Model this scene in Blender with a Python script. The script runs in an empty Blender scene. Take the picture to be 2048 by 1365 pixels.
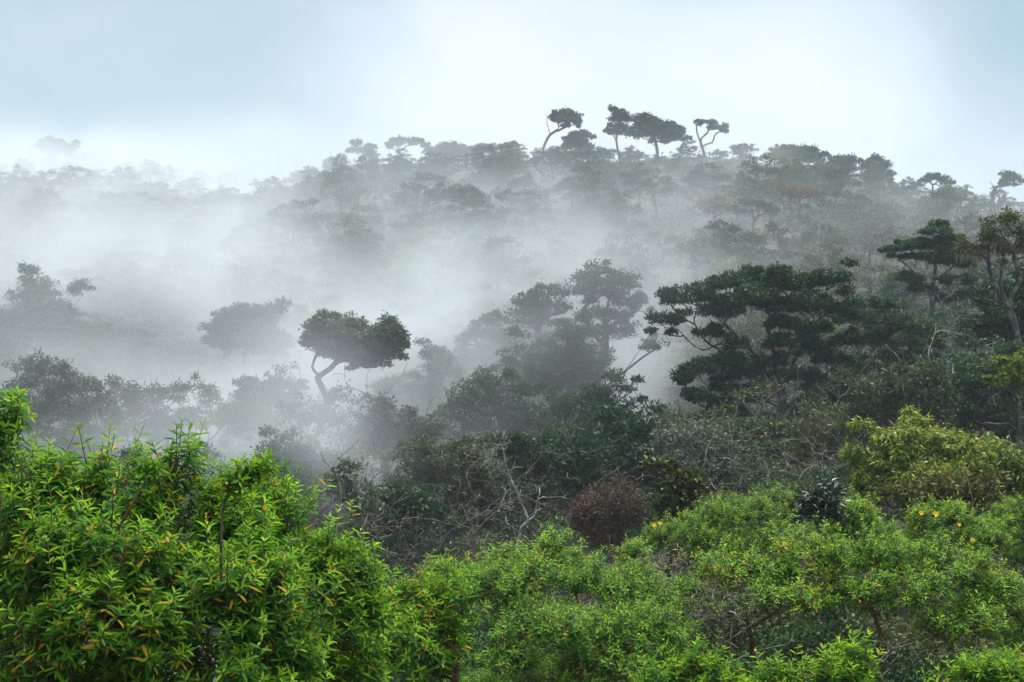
import bpy, math, random
import numpy as np
from math import radians as R_, sin, cos, tan, atan, pi

# ------------------------------------------------------------------ camera, sky, sun, exposure
sc = bpy.context.scene
F = 3248.0                                   # focal length in pixels of the 2048 px wide picture
PITCH = atan((760 - 682.5) / F)              # horizon stands on row 760
cam_d = bpy.data.cameras.new("camera"); cam = bpy.data.objects.new("camera", cam_d)
sc.collection.objects.link(cam); sc.camera = cam
cam_d.sensor_width = 36.0; cam_d.lens = 36.0 * F / 2048.0
cam_d.clip_start = 0.1; cam_d.clip_end = 3000
cam.location = (0, 0, 0); cam.rotation_euler = (pi / 2 + PITCH, 0, 0)

sc.view_settings.view_transform = 'Standard'; sc.view_settings.look = 'None'
sc.view_settings.exposure = 0.6; sc.view_settings.gamma = 1.0
sc.view_settings.use_curve_mapping = False
sc.cycles.use_denoising = True
sc.cycles.use_adaptive_sampling = True; sc.cycles.adaptive_threshold = 0.012
sc.cycles.max_bounces = 10; sc.cycles.diffuse_bounces = 3; sc.cycles.glossy_bounces = 2
sc.cycles.transmission_bounces = 4; sc.cycles.volume_bounces = 8
sc.cycles.sample_clamp_indirect = 4.0

SUN_EL, SUN_AZ = R_(64), R_(22)              # azimuth clockwise from +Y: high behind the bright cloud over the ridge
wd = bpy.data.worlds.new("World"); sc.world = wd; wd.use_nodes = True
nt = wd.node_tree; nt.nodes.clear()
def wn(t): return nt.nodes.new(t)
wl = nt.links.new
w_out = wn('ShaderNodeOutputWorld'); w_add = wn('ShaderNodeAddShader')
w_b1 = wn('ShaderNodeBackground'); w_b2 = wn('ShaderNodeBackground')
sky = wn('ShaderNodeTexSky'); sky.sky_type = 'NISHITA'; sky.sun_disc = False
sky.sun_elevation = SUN_EL; sky.sun_rotation = SUN_AZ; sky.altitude = 2000
wl(sky.outputs[0], w_b1.inputs[0]); w_b1.inputs[1].default_value = 0.02
# the overcast: a cloud layer that fills the sky, thicker and thinner by direction, brighter overhead
tc = wn('ShaderNodeTexCoord')
mp = wn('ShaderNodeMapping'); mp.inputs['Scale'].default_value = (5.0, 5.0, 9.0); mp.inputs['Location'].default_value = (0.55, 0.0, 0.2)
nz = wn('ShaderNodeTexNoise'); nz.inputs['Scale'].default_value = 1.0; nz.inputs['Detail'].default_value = 5.0
nz.inputs['Roughness'].default_value = 0.5; nz.inputs['Distortion'].default_value = 0.5
wl(tc.outputs['Generated'], mp.inputs[0]); wl(mp.outputs[0], nz.inputs['Vector'])
def wmath(op, a, b=None):
    n = wn('ShaderNodeMath'); n.operation = op
    for i, v in enumerate((a, b)):
        if v is None: continue
        if isinstance(v, (int, float)): n.inputs[i].default_value = v
        else: wl(v, n.inputs[i])
    return n.outputs[0]
def wgauss(px, py, s, amp):                   # a bright or thin patch of cloud in one direction of the sky
    d = np.array([(px - 1024) / F, cos(PITCH) - (682.5 - py) / F * sin(PITCH), sin(PITCH) + (682.5 - py) / F * cos(PITCH)])
    d /= np.linalg.norm(d)
    n = wn('ShaderNodeVectorMath'); n.operation = 'DISTANCE'; wl(tc.outputs['Generated'], n.inputs[0]); n.inputs[1].default_value = d
    q = wmath('MULTIPLY', n.outputs['Value'], F / s)
    q = wmath('MULTIPLY', wmath('MULTIPLY', q, q), -1.0)
    return wmath('MULTIPLY', wmath('EXPONENT', q), amp)
acc = wmath('MULTIPLY', wmath('SUBTRACT', nz.outputs[0], 0.5), .75)
for g in [(1350, 130, 400, .28), (1750, 240, 300, .24), (950, 200, 260, .06), (220, 250, 360, -.10), (480, 80, 300, -.12),
          (2080, -60, 330, -.45), (1400, -120, 260, -.26), (820, 250, 300, .12)]:
    acc = wmath('ADD', acc, wgauss(*g))
acc = wmath('ADD', acc, 0.40)
rp = wn('ShaderNodeValToRGB'); wl(acc, rp.inputs[0])
e = rp.color_ramp.elements
e[0].position = 0.0; e[0].color = (0.30, 0.43, 0.47, 1)
e[1].position = 1.0; e[1].color = (0.80, 0.81, 0.84, 1)
m_ = e.new(0.33); m_.color = (0.45, 0.525, 0.56, 1)
m_ = e.new(0.62); m_.color = (0.675, 0.72, 0.765, 1)
sep = wn('ShaderNodeSeparateXYZ'); wl(tc.outputs['Generated'], sep.inputs[0])
zen = wn('ShaderNodeMapRange'); wl(sep.outputs[2], zen.inputs[0])
zen.inputs[1].default_value = 0.25; zen.inputs[2].default_value = 0.9
zen.inputs[3].default_value = 0.76; zen.inputs[4].default_value = 1.9
wl(rp.outputs[0], w_b2.inputs[0]); wl(zen.outputs[0], w_b2.inputs[1])
wl(w_b1.outputs[0], w_add.inputs[0]); wl(w_b2.outputs[0], w_add.inputs[1]); wl(w_add.outputs[0], w_out.inputs[0])

sun_d = bpy.data.lights.new("sun", 'SUN'); sun = bpy.data.objects.new("sun", sun_d); sc.collection.objects.link(sun)
sun_d.energy = 5.0; sun_d.angle = R_(14); sun_d.color = (1.0, 0.96, 0.88)
sun.rotation_euler = (pi / 2 - SUN_EL, 0, pi - SUN_AZ)   # beam comes from azimuth SUN_AZ

# ------------------------------------------------------------------ helpers
C = sc.collection
rng = np.random.default_rng(7)
UP = np.array([0., 0., 1.])

def P(px, py, Y):
    """point at depth Y seen at pixel px, py of the 2048 x 1365 picture"""
    a, b = (px - 1024) / F, (682.5 - py) / F
    d = np.array([a, cos(PITCH) - b * sin(PITCH), sin(PITCH) + b * cos(PITCH)])
    return d * (Y / d[1])
def row_z(py, Y): return P(1024, py, Y)[2]
def nrm(v): return v / np.maximum(np.linalg.norm(v, axis=-1, keepdims=True), 1e-9)
def unit(n, r=None): return nrm((r or rng).normal(size=(n, 3)))

class Buf:
    """collects verts and polygons (with a random and an age value per vertex) for ONE mesh"""
    def __init__(s): s.v = []; s.f = {3: [], 4: []}; s.n = 0; s.at = []
    def add(s, verts, faces, rnd=0.5, age=0.0, yel=0.0):
        verts = np.asarray(verts, float).reshape(-1, 3); faces = np.asarray(faces, int)
        s.f[faces.shape[1]].append(faces + s.n); s.v.append(verts)
        a = np.empty((len(verts), 3)); a[:, 0] = rnd; a[:, 1] = age; a[:, 2] = yel; s.at.append(a)
        s.n += len(verts)
    def tube(s, pts, rad, sides=5, rnd=0.5):
        pts = np.asarray(pts, float); rad = np.asarray(rad, float); k = len(pts)
        if k < 2: return
        t = np.empty_like(pts); t[1:-1] = pts[2:] - pts[:-2]; t[0] = pts[1] - pts[0]; t[-1] = pts[-1] - pts[-2]; t = nrm(t)
        m = nrm(t.mean(0)); ref = np.eye(3)[np.argmin(np.abs(m))]
        n1 = nrm(np.cross(t, ref)); n2 = np.cross(t, n1)
        a = np.arange(sides) * 2 * pi / sides
        ring = pts[:, None] + rad[:, None, None] * (np.cos(a)[None, :, None] * n1[:, None] + np.sin(a)[None, :, None] * n2[:, None])
        i = np.arange(k - 1)[:, None] * sides; j = np.arange(sides)[None]; j2 = (j + 1) % sides
        q = np.stack([i + j, i + j2, i + sides + j2, i + sides + j], -1).reshape(-1, 4)
        s.add(ring, q, rnd)
        e_ = s.n - sides + np.arange(sides)
        for x in range(1, sides - 1): s.f[3].append(np.array([[e_[0], e_[x], e_[x + 1]]]))
    def leaves(s, p, d, n, L, W, rnd, age=0., yel=0., fold=0.25, droop=0.1, full=False):
        """leaf blades from base points p along d with face normals n"""
        N = len(p)
        if N == 0: return
        L = np.broadcast_to(np.asarray(L, float), (N,))[:, None]; W = np.broadcast_to(np.asarray(W, float), (N,))[:, None]
        sd = nrm(np.cross(d, n)); n = nrm(np.cross(sd, d))
        if full:
            b = p; t = p + d * L - n * L * droop
            a1 = p + d * L * .33 + n * W * fold; a2 = p + d * L * .70 + n * (W * fold - L * droop * .4)
            vs = np.stack([b, a1 + sd * W * .46, a2 + sd * W * .40, t, a2 - sd * W * .40, a1 - sd * W * .46], 1)
            f = np.array([[0, 1, 2, 3], [0, 3, 4, 5]])
        else:
            b = p; t = p + d * L - n * L * droop; m = p + d * L * .45 + n * W * fold
            vs = np.stack([b, m + sd * W * .5, t, m - sd * W * .5], 1); f = np.array([[0, 1, 2, 3]])
        k = vs.shape[1]
        fc = (np.arange(N)[:, None, None] * k + f[None]).reshape(-1, 4)
        rp_ = lambda q: np.repeat(np.broadcast_to(np.asarray(q, float), (N,)), k)
        s.add(vs.reshape(-1, 3), fc, rp_(rnd), rp_(age), rp_(yel))
    def mesh(s, name, mat, smooth=False):
        me = bpy.data.meshes.new(name)
        co = np.concatenate(s.v) if s.v else np.zeros((0, 3))
        me.vertices.add(len(co)); me.vertices.foreach_set('co', co.ravel().astype(np.float32))
        fs = [np.concatenate(s.f[k]) for k in (3, 4) if s.f[k]]
        tot = np.concatenate([np.full(len(f), f.shape[1]) for f in fs]); idx = np.concatenate([f.ravel() for f in fs])
        me.loops.add(len(idx)); me.loops.foreach_set('vertex_index', idx.astype(np.int32))
        me.polygons.add(len(tot)); st = np.concatenate([[0], np.cumsum(tot)[:-1]])
        me.polygons.foreach_set('loop_start', st.astype(np.int32)); me.polygons.foreach_set('loop_total', tot.astype(np.int32))
        if smooth: me.polygons.foreach_set('use_smooth', np.ones(len(tot), bool))
        at = np.concatenate(s.at)
        for i, nm in enumerate(('rnd', 'age', 'yel')):
            A = me.attributes.new(nm, 'FLOAT', 'POINT'); A.data.foreach_set('value', at[:, i].astype(np.float32))
        me.materials.append(mat); me.update(calc_edges=True)
        return me
    def build(s, name, mat, parent=None, smooth=False):
        if parent is not None:
            o_ = np.array(parent.location)
            s.v = [v - o_ for v in s.v]
        o = bpy.data.objects.new(name, s.mesh(name, mat, smooth)); C.objects.link(o)
        if parent is not None: o.parent = parent
        return o

def thing(name, label, cat, loc, group=None):
    o = bpy.data.objects.new(name, None); C.objects.link(o); o.location = loc; o.empty_display_size = 0.3
    o['label'] = label; o['category'] = cat
    if group: o['group'] = group
    return o
def copy_thing(src, loc, rz, scale, label, group):
    r = src.copy(); C.objects.link(r); r.location = loc; r.rotation_euler = (0, 0, rz); r.scale = scale
    r['label'] = label; r['group'] = group
    for ch in src.children:
        c = ch.copy(); C.objects.link(c); c.parent = r
    return r

# ------------------------------------------------------------------ materials
def new_mat(name):
    m = bpy.data.materials.new(name); m.use_nodes = True; m.node_tree.nodes.clear()
    return m, m.node_tree.nodes.new, m.node_tree.links.new
def leaf_mat(name, c1, c2, young=None, yellow=(0.62, 0.33, 0.03), rough=0.6, transl=0.3, spec=0.15, vary=0.25):
    m, N, L = new_mat(name)
    out = N('ShaderNodeOutputMaterial'); bs = N('ShaderNodeBsdfPrincipled'); tr = N('ShaderNodeBsdfTranslucent'); mx = N('ShaderNodeMixShader')
    a = N('ShaderNodeAttribute'); a.attribute_name = 'rnd'
    rp = N('ShaderNodeMix'); rp.data_type = 'RGBA'; L(a.outputs['Fac'], rp.inputs['Factor'])
    rp.inputs['A'].default_value = (*c1, 1); rp.inputs['B'].default_value = (*c2, 1)
    col = rp.outputs['Result']
    if young:
        b = N('ShaderNodeAttribute'); b.attribute_name = 'age'
        r2 = N('ShaderNodeMix'); r2.data_type = 'RGBA'; L(b.outputs['Fac'], r2.inputs['Factor']); L(col, r2.inputs['A']); r2.inputs['B'].default_value = (*young, 1); col = r2.outputs['Result']
        y = N('ShaderNodeAttribute'); y.attribute_name = 'yel'
        r3 = N('ShaderNodeMix'); r3.data_type = 'RGBA'; L(y.outputs['Fac'], r3.inputs['Factor']); L(col, r3.inputs['A']); r3.inputs['B'].default_value = (*yellow, 1); col = r3.outputs['Result']
    oi = N('ShaderNodeObjectInfo'); mr = N('ShaderNodeMapRange'); L(oi.outputs['Random'], mr.inputs[0]); mr.inputs[3].default_value = 1 - vary; mr.inputs[4].default_value = 1 + vary
    hs = N('ShaderNodeHueSaturation'); L(col, hs.inputs['Color']); L(mr.outputs[0], hs.inputs['Value'])
    m2 = N('ShaderNodeMapRange'); L(oi.outputs['Random'], m2.inputs[0]); m2.inputs[3].default_value = 0.5 + vary * .06; m2.inputs[4].default_value = 0.5 - vary * .06; L(m2.outputs[0], hs.inputs['Hue'])
    L(hs.outputs[0], bs.inputs['Base Color']); L(hs.outputs[0], tr.inputs[0])
    bs.inputs['Roughness'].default_value = rough; bs.inputs['Specular IOR Level'].default_value = spec
    mx.inputs[0].default_value = transl; L(bs.outputs[0], mx.inputs[1]); L(tr.outputs[0], mx.inputs[2]); L(mx.outputs[0], out.inputs['Surface'])
    return m
def bark_mat(name, c1, c2, c3, scale=6.0):
    m, N, L = new_mat(name)
    out = N('ShaderNodeOutputMaterial'); bs = N('ShaderNodeBsdfPrincipled'); bs.inputs['Roughness'].default_value = 0.85
    t = N('ShaderNodeTexCoord'); mp = N('ShaderNodeMapping'); mp.inputs['Scale'].default_value = (1, 1, .35); L(t.outputs['Object'], mp.inputs[0])
    n1 = N('ShaderNodeTexNoise'); n1.inputs['Scale'].default_value = scale; n1.inputs['Detail'].default_value = 6; L(mp.outputs[0], n1.inputs['Vector'])
    n2 = N('ShaderNodeTexNoise'); n2.inputs['Scale'].default_value = scale * .6; n2.inputs['Detail'].default_value = 4; L(t.outputs['Object'], n2.inputs['Vector'])
    r1 = N('ShaderNodeValToRGB'); L(n1.outputs[0], r1.inputs[0]); e = r1.color_ramp.elements
    e[0].position = .35; e[0].color = (*c1, 1); e[1].position = .65; e[1].color = (*c2, 1)
    r2 = N('ShaderNodeMapRange'); L(n2.outputs[0], r2.inputs[0]); r2.inputs[1].default_value = .52; r2.inputs[2].default_value = .62
    mx = N('ShaderNodeMix'); mx.data_type = 'RGBA'; L(r2.outputs[0], mx.inputs['Factor']); L(r1.outputs[0], mx.inputs['A']); mx.inputs['B'].default_value = (*c3, 1)
    L(mx.outputs['Result'], bs.inputs['Base Color'])
    bp = N('ShaderNodeBump'); bp.inputs['Strength'].default_value = .5; bp.inputs['Distance'].default_value = .03; L(n1.outputs[0], bp.inputs['Height']); L(bp.outputs[0], bs.inputs['Normal'])
    L(bs.outputs[0], out.inputs['Surface'])
    return m

M = {}
M['shrub'] = leaf_mat('bright_shrub_leaf', (.017, .094, .009), (.052, .19, .013), young=(.44, .70, .026), transl=.40, spec=.14, vary=.12)
M['shrub_far'] = leaf_mat('fresh_shrub_leaf', (.022, .10, .011), (.064, .19, .02), young=(.46, .68, .034), transl=.45, spec=.12, vary=.12)
M['flower'] = leaf_mat('yellow_petal', (.80, .50, .02), (.85, .58, .03), vary=0)
M['dark'] = leaf_mat('dark_evergreen_leaf', (.011, .038, .012), (.028, .076, .022), young=(.085, .165, .04), transl=.18, spec=.15)
M['grey'] = leaf_mat('grey_green_leaf', (.045, .07, .045), (.12, .155, .095), young=(.17, .20, .12), transl=.15)
M['olive'] = leaf_mat('olive_leaf', (.03, .045, .016), (.075, .095, .03), young=(.11, .13, .04), transl=.2)
M['ochre'] = leaf_mat('ochre_leaf', (.09, .075, .035), (.19, .14, .06), young=(.25, .16, .07), transl=.2)
M['yellowgreen'] = leaf_mat('yellow_green_leaf', (.055, .115, .012), (.12, .20, .02), young=(.28, .31, .035), transl=.28, spec=.25, vary=.1)
M['bronze'] = leaf_mat('bronze_leaf', (.04, .055, .012), (.085, .095, .022), young=(.17, .13, .035), transl=.2, vary=.1)
M['rust'] = leaf_mat('rusty_leaf', (.048, .030, .020), (.10, .056, .033), young=(.15, .08, .04), transl=.15, vary=.1)
M['moss'] = leaf_mat('hanging_lichen', (.11, .12, .075), (.21, .22, .14), transl=.2, vary=.1)
M['glossy'] = leaf_mat('glossy_leaf', (.025, .05, .03), (.05, .085, .05), young=(.09, .12, .08), rough=.42, spec=.3, transl=.1)
M['under'] = leaf_mat('undergrowth_leaf', (.012, .024, .010), (.04, .052, .025), young=(.08, .08, .035), transl=.15)
M['bark'] = bark_mat('grey_brown_bark', (.024, .019, .015), (.065, .052, .04), (.14, .14, .11))
M['bark_dark'] = bark_mat('dark_bark', (.018, .014, .011), (.05, .040, .032), (.12, .115, .09))
M['bark_pale'] = bark_mat('bleached_wood', (.10, .09, .078), (.26, .24, .21), (.42, .40, .36))
M['bark_lichen'] = bark_mat('lichen_grey_bark', (.05, .05, .042), (.12, .12, .10), (.20, .20, .17))
M['stem'] = bark_mat('brown_shrub_stem', (.035, .018, .008), (.12, .06, .022), (.10, .08, .05), 20)
M['twig'] = bark_mat('dead_twig', (.045, .034, .027), (.11, .088, .072), (.17, .155, .135), 10)

# ------------------------------------------------------------------ terrain
RX = np.array([-400, 0, 150, 280, 360, 420, 500, 600, 700, 860, 1000, 1150, 1300, 1420, 1600, 1750, 1850, 1950, 2048, 2300])
RR = np.array([345, 350, 342, 352, 385, 410, 408, 385, 350, 338, 335, 335, 336, 336, 347, 380, 408, 432, 442, 470])
def smooth(a, b, x):
    t = np.clip((x - a) / (b - a), 0, 1); return t * t * (3 - 2 * t)
def ridge_dist(px): return 330 - 88 * smooth(330, 560, px)
def terrain(x, y):
    x = np.asarray(x, float); y = np.asarray(y, float)
    px = 1024 + F * x / np.maximum(y, 30)
    px_n = np.clip(px, -400, 2300)
    vz = np.interp(y, [-80, 3, 6, 11, 45, 95], [-1.7, -1.7, -2.9, -3.7, -6.8, -8.2]) + 2.6 * smooth(900, 1700, px_n) * smooth(20, 60, y)
    Yr = ridge_dist(px_n)
    zr = Yr * np.tan(PITCH + np.arctan((682.5 - np.interp(px_n, RX, RR) + 15) / F))
    t = (y - 92) / (Yr - 92)
    tt = np.clip(t, 0, 1); s = 0.75 * tt + 0.25 * tt * tt * (3 - 2 * tt)
    z = vz + (zr - vz) * s
    z = z - np.maximum(y - Yr, 0) * 0.22
    bump = (np.sin(x * .11 + 1.3) * np.cos(y * .09) + .6 * np.sin(x * .23 + y * .19)) * 1.1 * smooth(30, 110, y)
    return z + bump * (1 - .6 * smooth(.85, 1, t))
def ground_z(x, y): return float(terrain(x, y))

gx = np.concatenate([np.arange(-700, -200, 20), np.arange(-200, 200, 3.0), np.arange(200, 701, 20)])
gy = np.concatenate([np.arange(-60, 380, 3.0), np.arange(380, 701, 20)])
GX, GY = np.meshgrid(gx, gy); GZ = terrain(GX, GY)
b = Buf(); ny, nx = GX.shape
ii = (np.arange(ny - 1)[:, None] * nx + np.arange(nx - 1)[None]).ravel()
b.add(np.stack([GX, GY, GZ], -1).reshape(-1, 3), np.stack([ii, ii + 1, ii + nx + 1, ii + nx], -1))
gm, N, L = new_mat('forest_floor')
o_ = N('ShaderNodeOutputMaterial'); bs = N('ShaderNodeBsdfPrincipled'); bs.inputs['Roughness'].default_value = .95
t_ = N('ShaderNodeTexCoord'); n_ = N('ShaderNodeTexNoise'); n_.inputs['Scale'].default_value = .8; n_.inputs['Detail'].default_value = 8; L(t_.outputs['Object'], n_.inputs['Vector'])
r_ = N('ShaderNodeValToRGB'); L(n_.outputs[0], r_.inputs[0]); e = r_.color_ramp.elements
e[0].position = .3; e[0].color = (.012, .012, .007, 1); e[1].position = .7; e[1].color = (.045, .04, .022, 1)
bp = N('ShaderNodeBump'); bp.inputs['Distance'].default_value = .3; L(n_.outputs[0], bp.inputs['Height']); L(bp.outputs[0], bs.inputs['Normal'])
L(r_.outputs[0], bs.inputs['Base Color']); L(bs.outputs[0], o_.inputs['Surface'])
g = b.build('ground', gm, smooth=True); g['kind'] = 'structure'

# ------------------------------------------------------------------ skeleton growth
class Skel:
    def __init__(s, trunk, seg=.35, wig=.06, seed=0, lowcut=.3):
        s.r = np.random.default_rng(seed); s.seg = seg; s.wig = wig
        s.pos = np.zeros((40000, 3)); s.dir = np.zeros((40000, 3)); s.par = np.zeros(40000, int) - 1; s.w = np.zeros(40000)
        s.n = 0; s.paths = []
        s.trunk_n = s.path(None, np.asarray(trunk, float)); s.low = int(s.trunk_n * lowcut)
    def _wiggle(s, pts, amp):
        k = len(pts)
        if k < 3: return pts
        nz_ = s.r.normal(size=(k, 3)); 
        for _ in range(2): nz_[1:-1] = (nz_[:-2] + nz_[1:-1] * 2 + nz_[2:]) / 4
        env = np.sin(np.linspace(0, pi, k))[:, None] ** .5
        return pts + nz_ * env * amp
    def _resample(s, ctrl, seg):
        # smooth curve through control points
        ctrl = np.asarray(ctrl); k = len(ctrl); out = []
        for i in range(k - 1):
            p0, p1, p2, p3 = ctrl[max(i - 1, 0)], ctrl[i], ctrl[i + 1], ctrl[min(i + 2, k - 1)]
            m = max(2, int(np.linalg.norm(p2 - p1) / seg)); t = np.linspace(0, 1, m, endpoint=False)[:, None]
            out.append(.5 * (2 * p1 + (p2 - p0) * t + (2 * p0 - 5 * p1 + 4 * p2 - p3) * t ** 2 + (3 * p1 - p0 - 3 * p2 + p3) * t ** 3))
        out.append(ctrl[-1:]); return np.concatenate(out)
    def path(s, parent, ctrl):
        pts = s._wiggle(s._resample(ctrl, s.seg), s.wig * s.seg * 2)
        if parent is None: ids = list(range(s.n, s.n + len(pts))); first = -1; add = pts
        else: add = pts[1:]; ids = list(range(s.n, s.n + len(add))); first = parent
        prev = first
        for q, i in enumerate(ids):
            s.pos[i] = add[q]; s.par[i] = prev; prev = i
        k = len(add); full = np.vstack([s.pos[first:first + 1], add]) if parent is not None else add
        d = nrm(np.diff(full, axis=0)); s.dir[ids[0]:ids[0] + k] = d if parent is not None else np.vstack([d, d[-1:]])
        s.n += k; s.paths.append((first, ids)); s.w[ids[-1]] += 1
        return k
    def reach(s, t, up=.25):
        t = np.asarray(t, float); n = s.n
        v = t - s.pos[:n]; d = np.linalg.norm(v, axis=1) + 1e-6; v = v / d[:, None]
        c = (v * s.dir[:n]).sum(1)
        cost = d * (1.4 - .4 * c + .7 * np.maximum(0, -v[:, 2])); cost[:s.low] += 1e3
        i = int(np.argmin(cost)); D = d[i]
        if D < s.seg * .3: s.w[i] += 1; return
        p0 = s.pos[i]; p1 = p0 + s.dir[i] * D * .3; p2 = t - (v[i] * .5 + UP * up) * D * .35
        tt = np.linspace(0, 1, max(3, int(D / s.seg / 2) + 1))[:, None]
        bz = (1 - tt) ** 3 * p0 + 3 * (1 - tt) ** 2 * tt * p1 + 3 * (1 - tt) * tt ** 2 * p2 + tt ** 3 * t
        if len(bz) > 3: bz = s._wiggle(bz, s.wig * D * .35)
        s.path(i, bz)
    def mesh_into(s, b, rb, rt, expo=.48, sides=6):
        w = s.w[:s.n].copy()
        for i in range(s.n - 1, 0, -1):
            if s.par[i] >= 0: w[s.par[i]] += w[i]
        r = np.maximum(rb * (w / w[0]) ** expo, rt)
        # flare at the foot
        for first, ids in s.paths:
            if first >= 0:
                pts = np.vstack([s.pos[first:first + 1], s.pos[ids]]); rr = np.concatenate([[min(r[first], r[ids[0]] * 1.35)], r[ids]])
            else:
                pts = s.pos[ids]; rr = r[ids].copy(); rr[0] *= 1.5; rr[1] *= 1.2
            rr[-1] = max(rr[-1] * .6, rt * .5)
            b.tube(pts, rr, sides if rr[0] > rt * 3 else max(3, sides - 2), rnd=s.r.random())

def ellipsoid_pts(r, n, c, rad, zmin=-.3, shell=.72):
    u = unit(n * 3, r); u = u[u[:, 2] > zmin][:n]
    q = shell + (1 - shell) * r.random((len(u), 1)) ** .5
    return c + u * rad * q, u
def tuft_leaves(b, r, cen, rad, n, Ls, Ws, flat=.7, droop=0., young=.25, upb=.25):
    """tufts of leaves: blades in shallow domes around the tuft centres"""
    M_ = len(cen); cen = np.repeat(cen, n, 0); rad = np.repeat(np.broadcast_to(rad, (M_,)), n)[:, None]
    k = len(cen); u = unit(k, r); u[:, 2] = np.abs(u[:, 2]) * .9 + r.random(k) * upb - .2; u = nrm(u)
    q = r.random((k, 1)) ** .55 * (1 + .5 * r.random((k, 1)) ** 4)
    p = cen + u * rad * q * np.array([1, 1, flat])
    d = nrm(u * .9 + r.normal(size=(k, 3)) * .55 + np.array([0, 0, -droop]))
    nn = nrm(UP * .35 + u * .9 + r.normal(size=(k, 3)) * .5)
    L_ = Ls * r.uniform(.65, 1.25, k)
    rr = np.clip(np.repeat(r.random(M_), n) * .65 + r.random(k) * .35, 0, 1)
    age = (q[:, 0] > .8) * (u[:, 2] > .2) * young * r.random(k) * 2 * np.repeat(.4 + 1.2 * r.random(M_), n)
    b.leaves(p, d, nn, L_, L_ * Ws, rr, np.clip(age, 0, 1), 0, fold=.2, droop=.12)

def build_tree(name, label, cat, Y, trunk, clumps, leaf='dark', bark='bark', rb=.16, tuft=.42, per=110, leafL=.15, leafW=.42,
               dens=1.0, seed=1, group=None, limbs=(), moss=0, flat=.85, wig=.10, droop=0., zmin=-.55, extra=(), lowcut=.3, young=.25, twig=.012, sat=3, rym=1.75):
    """trunk / limbs: [(px, py, dY)]; clumps: [(px, py, rx, ry, dY)] in picture pixels at depth Y"""
    r = np.random.default_rng(seed); mpp = Y / F
    tp = [P(q[0], q[1], Y + (q[2] if len(q) > 2 else 0)) for q in trunk]
    gz = ground_z(tp[0][0], tp[0][1])
    if tp[0][2] > gz: tp = [np.array([tp[0][0] + .1, tp[0][1], gz - .15])] + tp
    else: tp[0] = np.array([tp[0][0], tp[0][1], gz - .15])
    root = thing(name, label, cat, (tp[0][0], tp[0][1], gz), group)
    sk = Skel(tp, seg=max(.12, mpp * 12), wig=wig, seed=seed, lowcut=lowcut)
    for lm in limbs:
        pts = [P(q[0], q[1], Y + (q[2] if len(q) > 2 else 0)) for q in lm]
        i = int(np.argmin(np.linalg.norm(sk.pos[:sk.n] - pts[0], axis=1))); sk.path(i, [sk.pos[i].copy()] + pts[1:])
    tufts = []; trads = []; cl = []
    for c in clumps:
        px, py, rx, ry = c[:4]; dY = c[4] if len(c) > 4 else r.uniform(-.5, .5) * rx * mpp * 1.5
        cen = P(px, py, Y + dY); rad = np.array([rx, rx * .95, ry * rym]) * mpp; cl.append((cen, rad))
        for q in range(sat):
            o = r.uniform(-1, 1, 3) * rad * np.array([1.25, 1.0, 1.35]) - UP * rad[2] * .15; cl.append((cen + o, rad * r.uniform(.35, .6)))
    for cen, rad in sorted(cl, key=lambda q: np.linalg.norm(q[0] - tp[-1])): sk.reach(cen - UP * rad[2] * .5)
    for cen, rad in cl:
        tr = min(tuft, rad[2] * .8); inner = np.maximum(rad - tr * .8, rad * .25)
        n = max(3, int(dens * 1.0 * rad[0] * (rad[0] + rad[2]) * 2 / (tuft * tuft)))
        pp, uu = ellipsoid_pts(r, n, cen, inner, zmin, .5); pp = pp + uu * (tr * 1.2 * r.random((len(pp), 1)) ** 3); tufts.append(pp); trads.append(tr * r.uniform(.5, 1.25, len(pp)))
    tufts = np.concatenate(tufts); trads = np.concatenate(trads)
    for i in r.permutation(len(tufts)): sk.reach(tufts[i] - UP * trads[i] * .4)
    b = Buf(); sk.mesh_into(b, rb, twig, .53); b.build('trunk', M[bark], root, True)
    b = Buf(); n_l = max(10, int(per * .62)); leafL = leafL * 1.12; tuft_leaves(b, r, tufts, trads, n_l, leafL, leafW, flat, droop, young); b.build('crown', M[leaf], root)
    if moss:
        b = Buf(); idx = r.choice(np.arange(sk.low, sk.n), moss); p = sk.pos[idx]
        p = np.repeat(p, 7, 0) + r.normal(size=(moss * 7, 3)) * np.array([.14, .14, .03]); k = len(p)
        d = nrm(np.array([0, 0, -1.]) + r.normal(size=(k, 3)) * .12); nn = nrm(r.normal(size=(k, 3)) * np.array([1, 1, .1]) + np.array([0, -.8, 0]))
        Lm = r.uniform(.12, .5, k) * (.35 + np.repeat(r.random(moss), 7)); b.leaves(p, d, nn, Lm, .035, r.random(k), droop=0, fold=0); hm = b.build('hanging_moss', M['moss'], root); hm['kind'] = 'stuff'
    return root

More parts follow.
